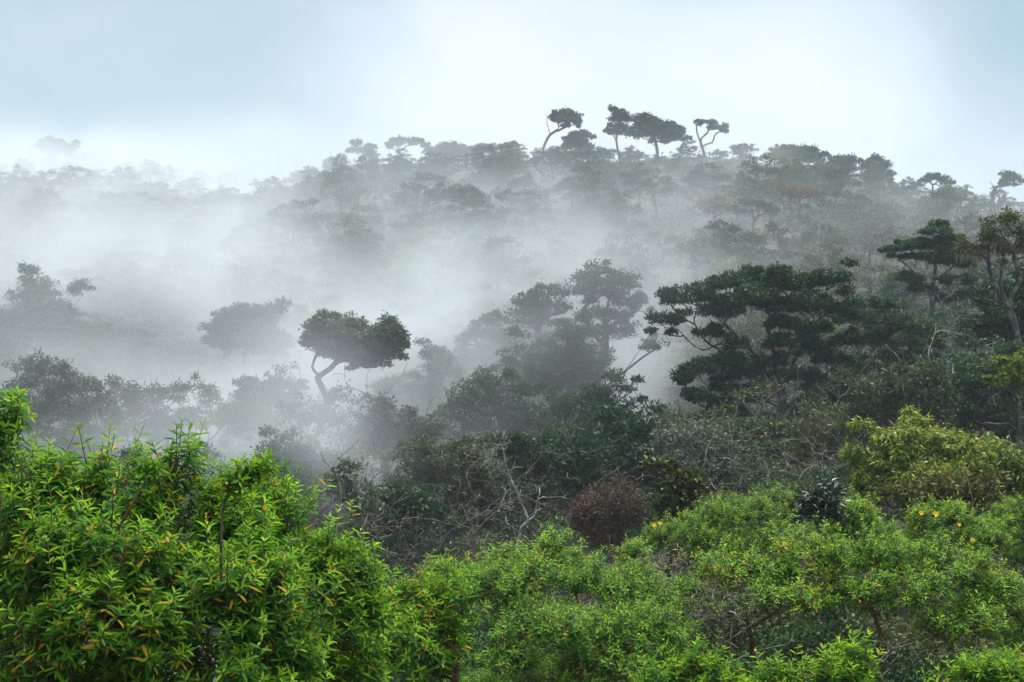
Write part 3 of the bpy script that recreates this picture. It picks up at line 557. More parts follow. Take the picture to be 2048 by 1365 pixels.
# middle forest edge, darker and hazier with distance
E_TREES = [
 ('light_green_tree', 'small thin grey-green tree on the dark slope right of the left shrubs', 50, [(712, 1090), (710, 1020), (705, 980)], [(695, 960, 26, 16), (675, 985, 26, 18), (730, 985, 28, 18), (705, 1010, 40, 18), (740, 1020, 25, 16)], 'grey', dict(per=45, tuft=.34)),
 ('dark_tree', 'dark round tree low in the hollow right of the thin grey-green tree', 52, [(830, 1110), (828, 1050)], [(800, 1020, 55, 30), (860, 1030, 50, 28), (770, 1050, 40, 26), (830, 1000, 40, 22)], 'dark', {}),
 ('dark_tree', 'dark brownish tree mass above the leafless shrub', 58, [(900, 1070), (895, 990)], [(850, 925, 65, 34), (920, 945, 60, 34), (880, 980, 70, 30), (960, 985, 40, 26)], 'olive', dict(vary=0)),
 ('dark_tree', 'dark spreading tree behind the bleached dead tree', 56, [(1132, 1100), (1135, 1010), (1130, 950)], [(1060, 925, 50, 26), (1120, 905, 60, 28), (1180, 925, 50, 28), (1095, 950, 60, 22), (1160, 965, 55, 24)], 'dark', {}),
 ('dark_tree', 'dark tree crown above the rusty bush', 60, [(1262, 1080), (1260, 960)], [(1230, 860, 55, 30), (1290, 880, 50, 30), (1250, 905, 70, 30), (1310, 925, 50, 28)], 'dark', {}),
 ('dark_tree', 'dark grey-green tree in the misty gap left of the big flat-topped tree', 57, [(1385, 1080), (1385, 980)], [(1350, 900, 45, 26), (1400, 890, 45, 28), (1440, 920, 45, 30), (1380, 945, 65, 30), (1450, 970, 40, 34)], 'grey', {}),
 ('dark_tree', 'dark bushy tree under the right side of the big flat-topped tree', 55, [(1660, 1040), (1660, 960)], [(1640, 860, 40, 26), (1690, 880, 40, 30), (1660, 910, 50, 30), (1620, 930, 40, 30)], 'olive', dict(moss=20)),
 ('small_tree', 'small airy grey-green tree with thin trunk rising from mist above the left shrubs', 76, [(418, 985), (416, 900), (420, 850)], [(422, 812, 30, 24), (375, 838, 36, 16), (325, 848, 34, 12), (478, 832, 40, 22), (440, 845, 40, 16), (520, 852, 30, 15), (410, 790, 14, 10), (500, 815, 16, 12)], 'olive', dict(rb=.05, per=60, tuft=.26, dens=.9, leafL=.11, limbs=[[(416, 890), (440, 860), (452, 825)], [(416, 900), (385, 865), (370, 845)]])),
 ('umbrella_tree', 'umbrella tree with bent trunk and dense heart-shaped crown standing out of the mist', 67, [(622, 1000), (628, 900), (640, 858), (655, 812), (646, 780), (637, 762), (634, 748)],
    [(655, 655, 44, 30), (632, 680, 30, 26), (690, 680, 44, 38), (670, 705, 38, 24), (730, 690, 50, 40), (775, 670, 38, 26), (795, 690, 30, 22), (770, 710, 40, 24), (735, 728, 36, 18), (690, 712, 40, 20)], 'grey',
    dict(rb=.125, per=170, tuft=.32, dens=1.15, zmin=-.6, sat=0, rym=1.15, young=.5, lowcut=.8, limbs=[[(634, 748), (624, 735), (632, 712), (640, 700)], [(636, 752), (660, 735), (675, 722), (700, 722)]], leafL=.15)),
 ('umbrella_tree', 'brownish lower crown wrapped round the foot of the heart-shaped umbrella tree', 66, [(640, 1000), (640, 900)], [(600, 815, 34, 22), (640, 835, 40, 22), (690, 830, 40, 24), (660, 870, 45, 26), (590, 850, 30, 18)], 'bronze',
    dict(per=50, dens=.6, rb=.08, limbs=[[(640, 870), (600, 858), (575, 850), (545, 843)], [(640, 860), (690, 830), (735, 812)]])),
 ('umbrella_tree', 'hazy round-crowned tree just left of and behind the heart-shaped umbrella tree', 112, [(520, 860), (505, 800), (500, 760), (490, 730)],
    [(480, 648, 50, 24), (440, 672, 34, 20), (525, 668, 45, 24), (490, 685, 55, 22), (545, 700, 36, 18)], 'dark', dict(rb=.3, per=200, tuft=.55, leafL=.2, dens=1.3, limbs=[[(510, 800), (540, 770), (560, 740)], [(505, 780), (465, 745), (450, 720)]])),
 ('dark_tree', 'faint grey tree between the umbrella tree and the clumped trees', 84, [(880, 880), (878, 790)], [(885, 725, 36, 20), (850, 770, 44, 24), (900, 770, 45, 26), (820, 800, 45, 26), (870, 820, 60, 26), (760, 800, 40, 22)], 'grey', {}),
 ('dark_tree', 'grey-green thicket tree right under the umbrella crown', 66, [(770, 960), (770, 880)], [(745, 850, 45, 28), (800, 860, 45, 28), (850, 865, 45, 26), (770, 895, 60, 26), (720, 900, 45, 26)], 'grey', {}),
 ('clumped_tree', 'tallest of the misty clumped trees, with bare limbs on its right', 84, [(1172, 930), (1175, 830), (1200, 740), (1212, 670), (1215, 620)],
    [(1215, 560, 52, 24), (1175, 582, 30, 22), (1258, 578, 28, 18), (1215, 598, 44, 18), (1275, 612, 24, 14), (1235, 635, 36, 16), (1190, 632, 36, 16), (1245, 665, 34, 16), (1200, 668, 38, 16), (1310, 690, 26, 12)], 'dark',
    dict(rb=.24, per=110, tuft=.34, dens=.62, sat=2, rym=1.35, limbs=[[(1180, 800), (1240, 752), (1275, 722), (1310, 700)], [(1240, 752), (1262, 728), (1280, 700)], [(1205, 700), (1168, 640), (1120, 610)]])),
 ('clumped_tree', 'misty clumped tree with three round leaf pads left of the tallest one', 86, [(1090, 910), (1085, 800), (1078, 700), (1075, 660)],
    [(1112, 588, 30, 16), (1075, 604, 34, 18), (1040, 625, 34, 18), (1095, 622, 32, 16), (1060, 645, 34, 16), (1125, 612, 18, 12)], 'dark', dict(rb=.2, per=110, tuft=.34, dens=.62, sat=2, rym=1.35)),
 ('clumped_tree', 'faintest misty clumped tree on the left of the group', 89, [(985, 900), (980, 780), (985, 700)],
    [(985, 645, 32, 16), (955, 675, 34, 18), (1000, 680, 40, 18), (940, 705, 36, 18), (985, 715, 40, 20), (915, 740, 34, 18)], 'dark', dict(rb=.2, per=110, tuft=.36, dens=.62, sat=2, rym=1.35)),
 ('clumped_tree', 'broad dense tree filling the middle of the clumped group', 80, [(1110, 960), (1112, 860), (1110, 790)],
    [(1135, 680, 44, 24), (1085, 715, 46, 22), (1150, 720, 50, 24), (1040, 730, 46, 24), (1115, 755, 55, 24), (1190, 725, 40, 24), (1060, 775, 50, 24), (1165, 775, 50, 24)], 'dark', dict(rb=.26, per=110, tuft=.4)),
 ('clumped_tree', 'low dark tree at the left foot of the clumped group', 74, [(1000, 1000), (1000, 900)],
    [(960, 790, 55, 28), (1020, 800, 50, 26), (920, 830, 50, 28), (990, 840, 65, 28), (1050, 850, 55, 26), (940, 880, 60, 26)], 'dark', dict(per=100, tuft=.4)),
 ('clumped_tree', 'dark tree with a separate leaf pad at the right foot of the clumped group', 73, [(1172, 990), (1175, 890), (1180, 840)],
    [(1245, 782, 30, 14), (1205, 795, 34, 16), (1150, 815, 46, 22), (1110, 840, 46, 24), (1190, 840, 46, 22), (1240, 840, 34, 20), (1150, 870, 60, 26)], 'dark', dict(per=100, tuft=.5, limbs=[[(1180, 850), (1205, 830), (1240, 800)]])),
 ('flat_topped_tree', 'big dark flat-topped tree with many forking limbs, right of centre', 70, [(1590, 1015), (1585, 950), (1572, 890), (1560, 850), (1566, 800), (1560, 760)],
    [(1345, 605, 36, 16), (1330, 645, 34, 14), (1400, 598, 44, 20), (1450, 575, 46, 22), (1500, 562, 42, 18), (1440, 625, 46, 18), (1500, 600, 50, 20), (1555, 572, 46, 18), (1610, 572, 46, 18), (1660, 562, 38, 20), (1688, 585, 18, 26), (1560, 610, 50, 18), (1620, 612, 50, 18), (1670, 622, 40, 18),
     (1720, 640, 40, 16), (1560, 655, 40, 14), (1640, 665, 40, 14), (1560, 690, 34, 15), (1625, 705, 36, 15), (1400, 745, 40, 16), (1372, 765, 24, 10), (1455, 728, 40, 18), (1490, 755, 46, 18), (1660, 720, 36, 14), (1400, 800, 34, 14), (1455, 822, 46, 18), (1500, 800, 40, 16), (1640, 780, 40, 18), (1420, 845, 40, 14), (1540, 730, 40, 15), (1600, 755, 44, 16), (1690, 690, 40, 15), (1705, 745, 40, 16), (1475, 690, 34, 13), (1530, 850, 46, 16), (1625, 835, 46, 18), (1490, 875, 50, 18), (1580, 890, 50, 18), (1450, 780, 40, 14), (1690, 800, 44, 18), (1420, 670, 34, 12)], 'dark',
    dict(rb=.25, bark='bark_dark', sat=2, rym=1.4, per=120, tuft=.32, dens=.8, zmin=-.35, wig=.12, moss=30,
         limbs=[[(1566, 800), (1520, 720), (1470, 670), (1440, 640)], [(1562, 790), (1500, 730), (1420, 690), (1390, 650)], [(1560, 770), (1545, 700), (1535, 650), (1560, 620)], [(1562, 780), (1600, 700), (1630, 650), (1650, 630)], [(1570, 830), (1640, 760), (1670, 735)], [(1575, 870), (1500, 830), (1450, 820), (1410, 810)], [(1500, 700), (1440, 690), (1400, 700), (1360, 660), (1330, 655)], [(1566, 820), (1500, 790), (1430, 770)]])),
 ('flat_topped_tree', 'smaller dark tree with flat leaf pads just right of the big flat-topped tree', 75, [(1768, 900), (1775, 790), (1785, 730), (1790, 700)],
    [(1755, 612, 36, 15), (1800, 645, 42, 16), (1850, 660, 36, 14), (1770, 660, 40, 14), (1820, 690, 42, 16), (1745, 690, 34, 14), (1870, 690, 26, 12), (1785, 720, 40, 14)], 'dark', dict(rb=.2, per=130, tuft=.42, dens=.8, zmin=-.35, moss=16)),
 ('layered_tree', 'conifer-like tree with level layered branches before the misty slope', 90, [(1856, 690), (1862, 620), (1868, 560), (1872, 500), (1876, 460)],
    [(1878, 448, 18, 6), (1868, 466, 32, 7), (1900, 480, 34, 7), (1835, 488, 36, 6), (1875, 494, 46, 6), (1800, 498, 30, 5), (1925, 506, 38, 7), (1850, 515, 46, 6), (1905, 525, 46, 7), (1780, 498, 16, 4), (1815, 560, 34, 9), (1840, 580, 30, 7), (1915, 560, 38, 7), (1935, 590, 26, 8), (1890, 600, 32, 7)], 'dark',
    dict(rb=.14, per=110, tuft=.27, dens=.95, flat=.6, zmin=-.4, lowcut=.2, sat=2, rym=1.2, leafL=.16, moss=14, limbs=[[(1864, 590), (1835, 555), (1800, 520), (1778, 500)], [(1868, 560), (1900, 540), (1925, 512)]])),
 ('mossy_tree', 'lichen-hung old tree with rusty leaves and crooked limbs at the right edge', 62, [(2052, 790), (2040, 700), (2030, 640), (2008, 598), (2000, 560)],
    [(1985, 452, 22, 12), (2022, 448, 26, 16), (2045, 470, 24, 18), (1985, 478, 26, 10), (1945, 497, 36, 10), (2005, 500, 28, 12), (2050, 500, 20, 16)], 'bronze',
    dict(rb=.13, per=60, tuft=.24, dens=.7, bark='bark_dark', moss=90, leafL=.11, zmin=-.6, limbs=[[(2040, 690), (2020, 610), (2040, 560), (2028, 510), (2035, 470)], [(2008, 598), (1985, 560), (1975, 500), (1985, 470)], [(2036, 660), (2000, 610), (1965, 595)]])),
 ('dark_tree', 'dark dense tree beneath the lichen-hung old tree at the right edge', 66, [(2030, 800), (2030, 700)],
    [(1995, 585, 34, 14), (2035, 575, 34, 20), (1985, 612, 40, 14), (2035, 615, 40, 20), (2020, 650, 50, 22), (1975, 660, 46, 20), (2050, 690, 40, 24), (1950, 690, 36, 18)], 'dark', dict(zmin=-.2)),
 ('dark_tree', 'dark leafy tree above the yellow-green tree, under the old lichen-hung tree', 58, [(1960, 900), (1960, 820)],
    [(1930, 750, 44, 24), (1990, 745, 44, 26), (2035, 755, 40, 26), (1960, 790, 60, 26), (2030, 810, 45, 30), (1900, 800, 44, 26), (1950, 845, 60, 28), (2030, 860, 50, 30)], 'dark', dict(moss=12)),
 ('olive_tree', 'yellowish tree crown at the right edge below the dark dense tree', 48, [(2040, 900), (2040, 800)], [(2035, 735, 30, 14), (2015, 755, 26, 12), (2050, 765, 30, 18)], 'yellowgreen', dict(per=90, tuft=.3, rb=.06)),
 ('olive_tree', 'olive thicket tree between the flat-topped trees and the yellow-green tree', 56, [(1770, 950), (1770, 880)],
    [(1740, 790, 44, 22), (1800, 780, 44, 22), (1860, 770, 44, 22), (1770, 830, 55, 24), (1850, 825, 55, 24), (1720, 840, 40, 24)], 'olive', dict(moss=30, per=80)),
 ('ochre_tree', 'ochre-leaved bush glowing behind the trunk of the big flat-topped tree', 86, [(1730, 880), (1725, 830)], [(1715, 775, 34, 10), (1750, 785, 30, 9), (1690, 765, 20, 8), (1735, 800, 40, 10)], 'ochre', dict(per=90)),
 ('rusty_tree', 'rusty red bush seen through the limbs of the big flat-topped tree', 92, [(1592, 790), (1592, 740)], [(1592, 690, 26, 14), (1570, 720, 30, 14), (1540, 790, 34, 14)], 'rust', dict(per=90)),
 ('misty_tree', 'tall pale misty tree with two thin pale stems at the left edge', 99, [(38, 880), (30, 760), (34, 700), (50, 660)],
    [(80, 600, 44, 28), (30, 630, 40, 30), (110, 640, 46, 30), (65, 660, 60, 34), (10, 680, 44, 30), (120, 690, 55, 34), (60, 715, 66, 34)], 'grey', dict(rb=.16, bark='bark_pale', limbs=[[(36, 840), (52, 760), (56, 700)]])),
 ('misty_tree', 'pale misty tree right of the two-stemmed tree at the left edge', 106, [(150, 880), (150, 780)], [(150, 650, 34, 24), (190, 690, 45, 30), (150, 720, 55, 34), (110, 760, 60, 34), (190, 760, 50, 30)], 'grey', {}),
 ('misty_tree', 'darker rounded misty tree at the right end of the left-hand grove', 110, [(235, 860), (235, 780)], [(235, 690, 40, 24), (215, 725, 45, 26), (260, 730, 34, 24), (235, 765, 50, 26)], 'dark', {}),
 ('misty_tree', 'low bushy tree under the left-hand grove, above the bright shrubs', 70, [(100, 960), (100, 880)], [(60, 800, 60, 32), (130, 810, 60, 32), (200, 830, 50, 28), (20, 850, 60, 34), (100, 860, 70, 32), (180, 880, 60, 30)], 'grey', {}),
 ('misty_tree', 'low misty thicket tree between the left-hand grove and the small airy tree', 76, [(270, 940), (270, 870)], [(250, 815, 45, 24), (300, 830, 40, 22), (330, 800, 40, 20), (260, 860, 60, 28), (340, 880, 50, 26)], 'olive', {}),
 ('dark_tree', 'grey thicket tree in the mist under the hazy round crown', 82, [(540, 940), (540, 850)], [(500, 790, 40, 20), (560, 770, 36, 20), (540, 810, 50, 22), (590, 790, 30, 20), (520, 860, 50, 26), (570, 870, 46, 26)], 'grey', {}),
 ('dark_tree', 'dark bushy tree left of the trunk foot of the heart-shaped umbrella tree', 60, [(590, 1040), (590, 960)], [(560, 920, 45, 24), (610, 930, 45, 26), (650, 940, 45, 26), (580, 965, 60, 28), (660, 985, 50, 26)], 'dark', {}),
]
for q, (nm, lab, Y, tr, cl, lf, kw) in enumerate(E_TREES):
    kw = dict(kw); kw.pop('vary', None); bk = kw.pop('bark', 'bark')
    build_tree(nm, lab, 'tree', Y, tr, cl, lf, bk, seed=100 + q, **{**dict(rb=.15, per=90, tuft=.36, dens=.8), **kw})
for q, (lab, Y, tr, lm) in enumerate([
    ('pale bare twisted branches beside the trunk of the umbrella tree', 64, [(690, 960), (700, 890)], [[(700, 890), (735, 850), (760, 800)], [(700, 900), (790, 900), (830, 870)]]),
    ('thin bare grey tree under the hazy round-crowned tree', 94, [(470, 800), (468, 740)], [[(468, 750), (450, 700), (440, 690)], [(470, 760), (500, 720)]]),
    ('bare grey tree behind the small airy tree', 70, [(545, 960), (548, 880)], [[(548, 890), (580, 850), (600, 830)], [(547, 900), (520, 860)]]),
    ('pale bare twigs rising in the mist left of the small airy tree', 66, [(235, 950), (240, 900)], [[(240, 910), (210, 860)], [(240, 905), (270, 850)]]),
    ('bare grey twiggy tree in the gap left of the big flat-topped tree', 62, [(1450, 1010), (1440, 930)], [[(1440, 940), (1400, 900)], [(1442, 950), (1480, 900)]]),
    ('pale bare twiggy tree standing between the flat-topped pair', 76, [(1720, 780), (1715, 700)], [[(1716, 710), (1690, 660)], [(1716, 720), (1745, 670)]]),
    ('bare lichen-grey tree under the layered tree', 84, [(1905, 690), (1905, 630)], [[(1905, 640), (1880, 600)], [(1905, 650), (1940, 610)]]),
    ('leafless grey tree at the right of the olive thicket', 60, [(1890, 840), (1890, 770)], [[(1890, 780), (1860, 730)], [(1890, 790), (1925, 740)]])]):
    bare_tree('bare_tree', lab, 'tree', Y, tr, lm, 70, .9, 'bark_pale' if q % 2 else 'twig', rb=.09, seed=200 + q, rt=.012)

# ------------------------------------------------------------------ ridge trees
RIDGE = [
 ('ridge_tree', 'leaning umbrella tree alone on the ridge, bare limbs to its left', 236, [(1086, 305), (1094, 278), (1104, 266), (1116, 258)], [(1128, 232, 26, 9), (1112, 236, 14, 8), (1147, 240, 18, 8), (1130, 242, 26, 8), (1152, 248, 10, 4)], dict(limbs=[[(1100, 270), (1093, 252), (1092, 240), (1098, 232)], [(1110, 262), (1130, 256), (1148, 250)]], rb=.19)),
 ('ridge_tree', 'narrow dark ridge tree with a rounded top, left of the biggest ridge crown', 238, [(1240, 310), (1238, 280), (1236, 262)], [(1240, 232, 19, 9), (1232, 242, 12, 8), (1250, 240, 14, 9), (1244, 258, 18, 9), (1228, 268, 14, 8), (1258, 268, 12, 9)], {}),
 ('ridge_tree', 'biggest dark ridge crown, sloping down to the right', 238, [(1312, 315), (1312, 290), (1310, 275)], [(1290, 242, 20, 13), (1300, 262, 24, 12), (1345, 270, 24, 9), (1282, 256, 14, 12), (1310, 250, 22, 12), (1332, 258, 22, 12), (1352, 266, 18, 10), (1318, 270, 26, 12), (1288, 272, 16, 10), (1340, 278, 20, 10)], dict(rb=.24, dens=1.3)),
 ('ridge_tree', 'thin pale ridge tree with two crooked trunks and a windswept crown', 240, [(1408, 305), (1402, 288), (1408, 272), (1416, 262)], [(1400, 245, 11, 4), (1424, 248, 14, 6), (1438, 256, 14, 6), (1449, 264, 8, 4)], dict(limbs=[[(1402, 282), (1396, 262), (1394, 250)], [(1410, 290), (1425, 282), (1430, 268), (1440, 264)]], rb=.22)),
 ('ridge_tree', 'windswept dark tree on the ridge at the right edge', 240, [(1984, 400), (1988, 382), (1998, 372)], [(2012, 352, 14, 7), (2026, 358, 16, 8), (2038, 364, 9, 5), (2014, 362, 14, 6)], dict(limbs=[[(1990, 380), (1982, 368), (1980, 364)], [(1996, 374), (2016, 374), (2030, 370)]], rb=.3)),
 ('ridge_tree', 'pale flat ridge tree between the leaning one and the narrow one', 262, [(1160, 310), (1160, 285)], [(1160, 270, 22, 5), (1145, 277, 12, 4), (1176, 275, 14, 5)], {}),
 ('ridge_tree', 'dark bushy tree on the ridge below the pale flat tree', 238, [(1155, 330), (1155, 305)], [(1150, 290, 24, 9), (1172, 296, 18, 9), (1135, 298, 14, 8)], {}),
 ('ridge_tree', 'faint pale tree at the left end of the main ridge', 246, [(722, 345), (722, 315)], [(715, 290, 14, 6), (740, 296, 14, 6), (725, 303, 20, 7), (702, 303, 10, 5)], {}),
 ('ridge_tree', 'hazy tree with a thin spiky top on the left shoulder of the ridge', 244, [(800, 325), (800, 300)], [(795, 282, 16, 6), (815, 288, 14, 6), (785, 292, 14, 6), (835, 286, 8, 7), (850, 294, 10, 8)], {}),
 ('ridge_tree', 'pale dome-shaped tree on the left shoulder of the ridge', 244, [(900, 335), (900, 310)], [(900, 298, 34, 7), (875, 306, 16, 7), (930, 304, 18, 7), (900, 310, 40, 8)], {}),
 ('ridge_tree', 'spiky dark shrubby tree in the middle of the ridge', 240, [(965, 330), (965, 310)], [(962, 296, 14, 7), (980, 298, 12, 7), (945, 304, 12, 7), (1010, 294, 14, 6), (1030, 290, 9, 6)], {}),
 ('ridge_tree', 'broad dark dome tree on the right half of the ridge', 236, [(1600, 345), (1600, 320)], [(1580, 304, 26, 9), (1610, 304, 26, 10), (1560, 312, 16, 10), (1630, 316, 18, 10), (1600, 320, 40, 12)], {}),
 ('ridge_tree', 'tall dark twiggy tree on the right slope of the ridge', 232, [(1755, 395), (1755, 350)], [(1750, 322, 16, 8), (1735, 334, 14, 9), (1768, 334, 16, 9), (1752, 346, 24, 10), (1778, 352, 12, 8)], {}),
 ('ridge_tree', 'dark tree left of the tall twiggy one on the ridge', 234, [(1690, 375), (1690, 345)], [(1685, 322, 20, 8), (1705, 328, 16, 9), (1668, 330, 14, 8), (1690, 340, 28, 10)], {}),
 ('ridge_tree', 'little dark crown on the descending ridge, halfway to the right edge', 234, [(1865, 400), (1865, 370)], [(1860, 354, 12, 6), (1880, 360, 16, 7), (1850, 364, 10, 7), (1895, 368, 14, 6)], {}),
 ('ridge_tree', 'small upright tuft of a tree on the ridge right of the two-trunked one', 238, [(1482, 320), (1482, 305)], [(1470, 298, 9, 5), (1490, 296, 9, 5), (1480, 306, 18, 7)], {}),
 ('ridge_tree', 'faint flat-crowned tree on the far left hill', 326, [(110, 345), (110, 315)], [(105, 288, 28, 7), (85, 295, 18, 6), (140, 295, 16, 6), (115, 302, 36, 7)], {}),
 ('ridge_tree', 'faint little tree on the saddle, left of its twin', 300, [(402, 395), (402, 370)], [(398, 350, 10, 5), (410, 358, 12, 6), (388, 360, 8, 5)], {}),
 ('ridge_tree', 'faint little tree on the saddle, right of its twin', 296, [(452, 395), (452, 368)], [(456, 354, 12, 6), (444, 364, 10, 6), (464, 362, 8, 5)], {}),
 ('ridge_tree', 'faint grey tree where the main ridge drops to the saddle', 258, [(610, 390), (610, 365)], [(600, 352, 18, 6), (625, 348, 16, 7), (612, 360, 26, 7), (580, 364, 14, 5)], {}),
 ('ridge_tree', 'faint grey tree rising just above the last drop of the main ridge', 252, [(668, 370), (668, 340)], [(660, 326, 16, 6), (680, 320, 14, 6), (668, 336, 24, 7)], {}),
]
for q, (nm, lab, Y, tr, cl, kw) in enumerate(RIDGE):
    build_tree(nm, lab, 'tree', Y, tr, cl, 'dark', 'bark_dark', seed=300 + q, group='trees on the ridge', **{**dict(rb=.17, per=85, tuft=.58, leafL=.34, leafW=.5, dens=1.0, twig=.05, zmin=-.3, wig=.16, sat=1, rym=1.1), **kw})

# ------------------------------------------------------------------ the forest on the slope: prototypes, then copies of each with its parts
def proto(name, seed, H, Wd, leaf, bark, n_cl, per, tuft=.6, leafL=.3, shape='dome', nb=0, rt=.035, lowc=(.12, .42)):
    r = np.random.default_rng(seed); root = thing(name, '', 'tree', (0, 0, 0))
    sk = Skel([np.array([0, 0, -.4]), np.array([r.normal() * .2, r.normal() * .2, H * .3]), np.array([r.normal() * .4, r.normal() * .4, H * .55])], .5, .14, seed, .3)
    cen = []
    for i in range(n_cl):
        a = i * 2.4 + r.normal() * .3; q = math.sqrt((i + .5) / n_cl) * Wd * .42
        top = H * (.92 - (.45 if shape == 'dome' else .2) * (q / (Wd * .42)) ** 2)
        cen.append(np.array([q * cos(a), q * sin(a), top - r.random() * H * .18]))
    if shape == 'dome':
        for i in range(n_cl * 2 // 3):
            a = i * 2.1 + r.random(); cen.append(np.array([Wd * .36 * cos(a), Wd * .36 * sin(a), H * r.uniform(*lowc)]))
    tf = []; tr = []
    for c in cen:
        sk.reach(c - UP * .4); rad = np.array([Wd * .2, Wd * .2, H * .1]) * r.uniform(.8, 1.25)
        p, _ = ellipsoid_pts(r, 5, c, rad, -.3, .5); tf.append(p); tr.append(tuft * r.uniform(.7, 1.25, len(p)))
    tf = np.concatenate(tf); tr = np.concatenate(tr)
    for i in r.permutation(len(tf)): sk.reach(tf[i] - UP * tr[i] * .4)
    for i in range(nb): sk.reach(tf[r.integers(len(tf))] + r.normal(size=3) * .6 + UP * .5)
    b = Buf(); sk.mesh_into(b, .2 if H > 3 else .05, rt, .5, 5); b.build('trunk', M[bark], root, True)
    if per:
        b = Buf(); tuft_leaves(b, r, tf, tr, per, leafL, .5, .7, .1, .3); b.build('crown', M[leaf], root)
    return root
PR = {
 'low_tree': [proto('low_tree', 431, 4.2, 4.6, 'dark', 'bark_dark', 8, 75, .38, .15, rt=.014), proto('low_tree', 432, 4.6, 4.0, 'olive', 'bark_dark', 8, 60, .36, .14, rt=.014), proto('low_tree', 433, 4.4, 4.6, 'olive', 'twig', 8, 42, .36, .14, nb=50, rt=.012), proto('low_tree', 434, 3.8, 4.2, 'dark', 'twig', 8, 50, .34, .14, nb=30, rt=.012)],
 'thicket': [proto('thicket', 421, 2.2, 3.0, 'dark', 'bark_dark', 7, 110, .27, .085, rt=.008), proto('thicket', 422, 2.4, 2.8, 'olive', 'bark_dark', 7, 90, .27, .09, rt=.008), proto('thicket', 423, 2.0, 3.0, 'olive', 'twig', 7, 60, .26, .075, nb=50, rt=.007), proto('thicket', 424, 2.3, 2.6, 'dark', 'twig', 7, 80, .24, .1, nb=40, rt=.007)],
 'canopy_tree': [proto('canopy_tree', 401, 6.5, 7.5, 'dark', 'bark', 9, 60), proto('canopy_tree', 402, 5.5, 6.5, 'dark', 'bark', 8, 55, shape='flat'), proto('canopy_tree', 403, 7.5, 6.5, 'olive', 'bark', 9, 55)],
 'grey_tree': [proto('grey_tree', 404, 6, 7, 'grey', 'bark_lichen', 9, 34, .65, nb=30), proto('grey_tree', 405, 5, 6.5, 'grey', 'bark_lichen', 8, 40, .6, shape='flat', nb=40), proto('grey_tree', 406, 6.5, 6, 'grey', 'bark_lichen', 7, 26, nb=45)],
 'ochre_tree': [proto('ochre_tree', 407, 5, 6.5, 'ochre', 'bark', 8, 50, shape='flat'), proto('ochre_tree', 408, 5, 6, 'yellowgreen', 'bark', 7, 45)],
 'bare_tree': [proto('bare_tree', 409, 6.5, 5.5, None, 'bark_lichen', 7, 0, nb=110), proto('bare_tree', 410, 5.5, 6, None, 'bark_lichen', 6, 0, nb=100)],
 'bush': [proto('bush', 411, 2.6, 4.2, 'dark', 'bark_dark', 6, 70, .45, .2), proto('bush', 412, 2.3, 4.0, 'grey', 'bark_lichen', 6, 55, .45, .2, nb=40), proto('bush', 413, 2.4, 3.6, 'olive', 'bark_dark', 6, 60, .42, .2), proto('bush', 414, 2.0, 3.4, 'bronze', 'twig', 5, 45, .4, .18, nb=30)],
}
HALF = {'canopy_tree': 'dark green tree', 'grey_tree': 'grey-green lichen-covered tree', 'ochre_tree': 'ochre or yellowish crowned tree', 'bare_tree': 'pale leafless tree', 'bush': 'low bush'}
used = set()
def where(px, py):
    h = 'far left' if px < 400 else 'left' if px < 800 else 'middle' if px < 1200 else 'right' if px < 1650 else 'far right'
    v = 'just under the ridge' if py < 420 else 'halfway up the slope' if py < 540 else 'low on the slope'
    return h, v
def plant(kind, x, y, label, group, s=1.0):
    z = ground_z(x, y); k = rng.integers(len(PR[kind])); src = PR[kind][k]
    sc_ = (s * rng.uniform(.85, 1.15), s * rng.uniform(.85, 1.15), s * rng.uniform(.8, 1.2)); rz = rng.random() * 6.28
    if (kind, k) not in used:
        used.add((kind, k)); src.location = (x, y, z); src.rotation_euler = (0, 0, rz); src.scale = sc_; src['label'] = label; src['group'] = group
    else: copy_thing(src, (x, y, z), rz, sc_, label, group)
def rowof(x, y, z):
    q = math.atan2(z, y) - PITCH; return 682.5 - F * tan(q)
cnt = {}
y = 104.0
while y < 336:
    step = 5.7 + (y - 100) * .010
    xs = np.arange(-.38 * y, .38 * y, step) + rng.uniform(-2, 2)
    for x in xs:
        X = x + rng.normal() * 1.6; Yy = y + rng.normal() * 1.8; px = 1024 + F * X / Yy
        if px < -160 or px > 2220 or Yy > ridge_dist(px) + 2: continue
        if px > 430 and Yy > 252: continue
        z = ground_z(X, Yy); py = rowof(X, Yy, z + 3)
        if Yy > 252 and py > 470: continue
        right = smooth(1000, 1700, px); mid = 1 - abs(np.clip((py - 470) / 130, -1, 1))
        pr = np.array([.95 + 1.2 * (py < 400), .7 + 2.2 * right * mid + .3, .25 + .35 * right * mid, .12 + .7 * right * mid])
        if py < 390: pr[1] *= .35; pr[2] *= .2; pr[3] *= .1
        kind = ['canopy_tree', 'grey_tree', 'ochre_tree', 'bare_tree'][rng.choice(4, p=pr / pr.sum())]
        h, v = where(px, py)
        if px < 450 and Yy > 255: sm_ = .72
        else: sm_ = 1.0
        plant(kind, X, Yy, f"{HALF[kind]} in the misty forest {v}, {h} side", f"{HALF[kind]}s {v}, {h}", sm_ * (.80 + (.08 if kind == 'canopy_tree' else 0)) * (1 - .56 * (1 - smooth(2, 62, ridge_dist(px) - Yy))))
        cnt[kind] = cnt.get(kind, 0) + 1
    y += step * .92
